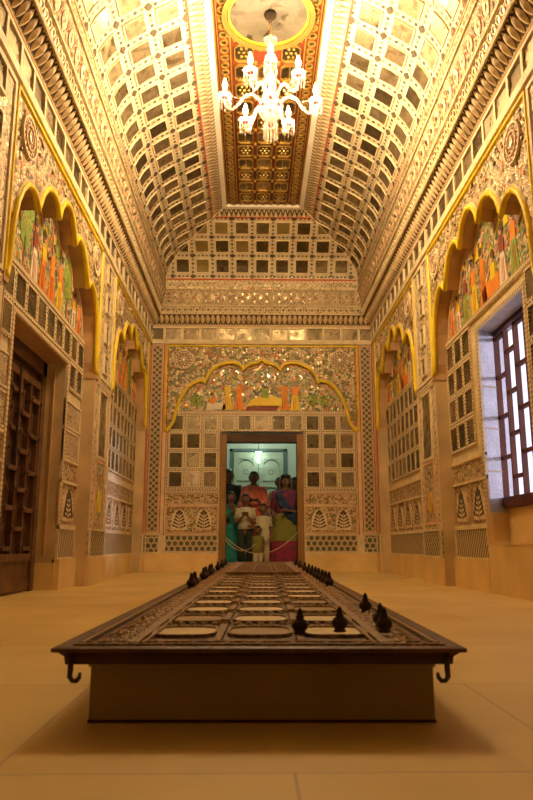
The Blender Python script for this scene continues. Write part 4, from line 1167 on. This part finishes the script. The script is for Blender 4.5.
    bmesh.ops.delete(bm, geom=kill, context='VERTS'); q = bpy.data.meshes.new('hair'); bm.to_mesh(q); bm.free()
    q.materials.append(MATS['hair']); q.polygons.foreach_set('use_smooth', [True]*len(q.polygons))
    ho = bpy.data.objects.new('hair', q); COL.objects.link(ho); ho.parent = root
    # garments as swept rings with folds
    def rings(name, rs, m, fold=0, nf=9, n=36, close=False, ph=0, a0=0, a1=2*pi, mats=None):
        V, F = [], []; full = abs(a1-a0-2*pi) < 1e-6; nn_ = n if full else n+1
        for z, rx, ry, cy in rs:
            for k_ in range(nn_):
                a = a0+(a1-a0)*k_/n; f = 1+fold*(1-z/max(.01, rs[0][0]))*cos(nf*a+ph+z*3)
                V.append(Vector((rx*cos(a)*f, cy+ry*sin(a)*f, z)))
        for i in range(len(rs)-1):
            for k_ in range(n):
                a, b = i*nn_+k_, i*nn_+(k_+1) % nn_; F.append([a, b, b+nn_, a+nn_])
        ob = obj_from(name, V, F, m, parent=root)
        sd_ = ob.modifiers.new('t', 'SOLIDIFY'); sd_.thickness = .004; sd_.offset = 1
        return ob
    T = [(sh+.018*H, .047*H, .045*H, 0), (sh+.008*H, .085*B*H, .052*H, 0), (sh-.02*H, .108*B*H, .066*H, 0), (zz(.72), .106*B*H, .074*H, -.003*H), (zz(.62), .094*B*H, .070*H, 0), (zz(.53), .108*B*H, .082*H, 0)]
    if hem < .50: T += [(zz((.53+hem)/2), .112*B*H, .088*H, 0), (zz(hem), .118*B*H, .094*H, 0)]
    g_ = rings('shirt' if not skirt else 'blouse', T, top, .0)
    paths, rad = [], []
    for s in (-1, 1):
        e, w = [Vector(q)*H for q in arms[s]]; S0 = Vector((s*.088*B*H, 0, sh-.004*H))
        end = e.lerp(w, max(0, sleeve-.5)*2) if sleeve > .5 else S0.lerp(e, sleeve*2)
        pts = [S0, S0.lerp(e, .4 if sleeve > .5 else .2)] + ([e] if sleeve > .5 else []) + [end]
        if (pts[-1]-pts[-2]).length < .01: pts.pop(-2)
        bm_obj('sleeve', [pts], [[.044*H, .038*H, .033*H, .027*H][:len(pts)] if len(pts) > 3 else [.044*H, .038*H, .035*H]], top, g_, 12)
    if skirt:
        s_ = rings('skirt', [(zz(.60), .088*B*H, .068*H, 0), (zz(.50), .122*B*H, .10*H, 0), (zz(.35), .150*B*H, .125*H, 0), (zz(.16), .185*B*H, .15*H, 0), (.09*H, .20*B*H, .165*H, 0)], bottom, .09, 13)
        if hemband: hb = rings('skirt_hem', [(.27*H*k+.03, .172*B*H, .140*H, 0), (.10*H, .200*B*H, .168*H, 0), (.02*H, .212*B*H, .175*H, 0)], hemband, .07, 13); hb.parent = s_
    else:
        paths, rad = [], []
        for s in (-1, 1):
            paths.append([(s*.040*H, 0, zz(.53)), (s*.050*H, 0, zz(.45)), (s*.056*H, -.006*H, zz(.28)), (s*.060*H, .008*H, zz(.06))]); rad.append([.066*H, .064*H, .048*H, .036*H])
        for pa, ra in zip(paths, rad): bm_obj('trouser_leg', [pa], [ra], bottom, root, 14)
    if veil:
        rings('veil', [(H+.020*H, .012*H, .02*H, .01*H), (H+.008*H, .40*h, .42*h, .01*H), (zc+.15*h, .50*h, .54*h, .01*H), (zc-.25*h, .54*h, .56*h, .012*H), (zn-.02*H, .52*h, .52*h, .02*H), (sh-.01*H, .125*B*H, .085*H, .01*H), (zz(.60), .13*B*H, .095*H, .02*H), (zz(.42), .12*B*H, .09*H, .03*H)], veil, .0, a0=R(-38), a1=R(218))
    if shawl:
        pts = [Vector((-.085*H, -.02*H, sh+.012*H)), Vector((-.05*H, -.072*H, zz(.72))), Vector((.0, -.084*H, zz(.64))), Vector((.06*H, -.088*H, zz(.55))), Vector((.09*H, -.075*H, zz(.45)))]
        bm_obj('shawl', [pts], [[(.045*H, .012*H), (.05*H, .014*H), (.05*H, .014*H), (.055*H, .014*H), (.045*H, .012*H)]], shawl, root, 12)
    return root
fwd_arms = lambda f, dx=.06, up=.0: {-1: ((-.130, -.05, f-.17), (-dx, -.16, f-.12+up)), 1: ((.130, -.05, f-.17), (dx, -.16, f-.12+up))}
person('person in a dark shirt standing half hidden by the left door post', -.40, 11.45, 1.58, 'cloth_dark', 'cloth_dark', sleeve=.9)
person('person in a long coral tunic with a pink scarf standing behind the children', .01, 11.30, 1.53, 'cloth_coral', 'cloth_cream', hem=.28, sleeve=.9, shawl='cloth_coral', arms=fwd_arms(.80, .05))
person('person in peach clothing mostly hidden behind the woman in the sari', .44, 11.60, 1.47, 'cloth_peach', 'cloth_brown', sleeve=.9, hem=.35)
person('dark-haired person in dark clothes at the right door post behind the sari', .66, 11.35, 1.44, 'cloth_dark', 'cloth_dark', sleeve=.9, rz=-.3)
w = person('woman in a purple and olive sari with a brown veil, hands held forward', .50, 10.80, 1.41, 'cloth_purple', 'cloth_olive', rz=-.12, skirt=True, veil='cloth_veil', hemband='cloth_magenta', shawl='cloth_navy', sleeve=.4, build=1.2,
    arms={-1: ((-.150, -.03, .60), (-.12, -.17, .585)), 1: ((.155, -.03, .60), (.03, -.15, .62))})
def bits():
    vs, fs = merge(*[lathe([(.002, -.003), (.008, 0), (.002, .003)], 6, c) for c in ((-.13, -.135, 1.02), (-.09, -.14, 1.06), (.17, -.12, 1.07), (-.12, -.13, .98), (.05, -.14, .93))]); o = obj_from('sequins', vs, fs, 'sequin', parent=w)
    vs, fs = tubes([[(-.165+.022*cos(a), -.225+.01*sin(a), .83+.020*sin(a)) for a in [2*pi*k/12 for k in range(13)]]], [.005], 6); obj_from('bangle', vs, fs, 'gold', parent=w)
bits()
person('girl with a teal scarf standing at the left door post in front', -.335, 10.88, 1.17, 'cloth_brown', 'cloth_teal', hs=.155, skirt=True, shawl='cloth_teal', sleeve=.5, long_hair=True, rz=.25, arms=fwd_arms(.78, .05, .03))
person('boy in a cream shirt and dark trousers with his hands clasped in front', -.115, 10.60, 1.12, 'cloth_cream', 'cloth_dark', hs=.16, sleeve=.35, arms=fwd_arms(.78, .015, .05))
person('small child in a cream shirt between the boy and the woman', .145, 10.62, .98, 'cloth_cream', 'cloth_cream', hs=.17, sleeve=.35, hem=.40, rz=.1, arms={-1: ((-.13, -.04, .60), (-.20, -.13, .64)), 1: ((.13, -.03, .58), (.11, -.12, .48))})
person('toddler in an olive outfit standing in front, shortest of the group', .075, 10.48, .64, 'cloth_olive', 'cloth_cream', hs=.20, sleeve=.4, hem=.42)

# ------------------------------------------------------------------ light, world, camera
wd = bpy.data.worlds.new('world'); scn.world = wd; wd.use_nodes = True
bg = wd.node_tree.nodes['Background']; bg.inputs[0].default_value = (.80, .78, 1.0, 1); bg.inputs[1].default_value = 1.5
def lamp(kind, name, loc, energy, col, **kw):
    l = bpy.data.lights.new(name, kind); l.energy = energy; l.color = col
    for k, v in kw.items(): setattr(l, k, v)
    o = bpy.data.objects.new(name, l); COL.objects.link(o); o.location = loc; return o
so = lamp('SUN', 'daylight', (6, 1, 3), 2.8, (.78, .76, 1.0), angle=R(9)); so.rotation_euler = Vector((-3.75, 3.15, -.42)).to_track_quat('-Z', 'Y').to_euler()
lamp('POINT', 'vestibule_light', (.10, 12.2, 2.6), 24, (1.0, .98, .82), shadow_soft_size=.12)

cam = bpy.data.cameras.new('camera'); co = bpy.data.objects.new('camera', cam); COL.objects.link(co)
F_, VX, VY = 700., 253., 545.
p_ = math.atan((VY-400)/F_); psi = math.atan((266.5-VX)*cos(p_)/F_)
co.location = (0, 0, .367); co.rotation_euler = (pi/2+p_, 0, -psi)
cam.sensor_fit = 'VERTICAL'; cam.sensor_height = 36; cam.sensor_width = 24; cam.lens = F_/800*36; cam.clip_start = .05
cam.dof.use_dof = True; cam.dof.focus_distance = 7.5; cam.dof.aperture_fstop = 8
scn.camera = co
scn.view_settings.view_transform = 'Standard'; scn.view_settings.look = 'None'; scn.view_settings.exposure = 0; scn.view_settings.gamma = 1; scn.view_settings.use_curve_mapping = False
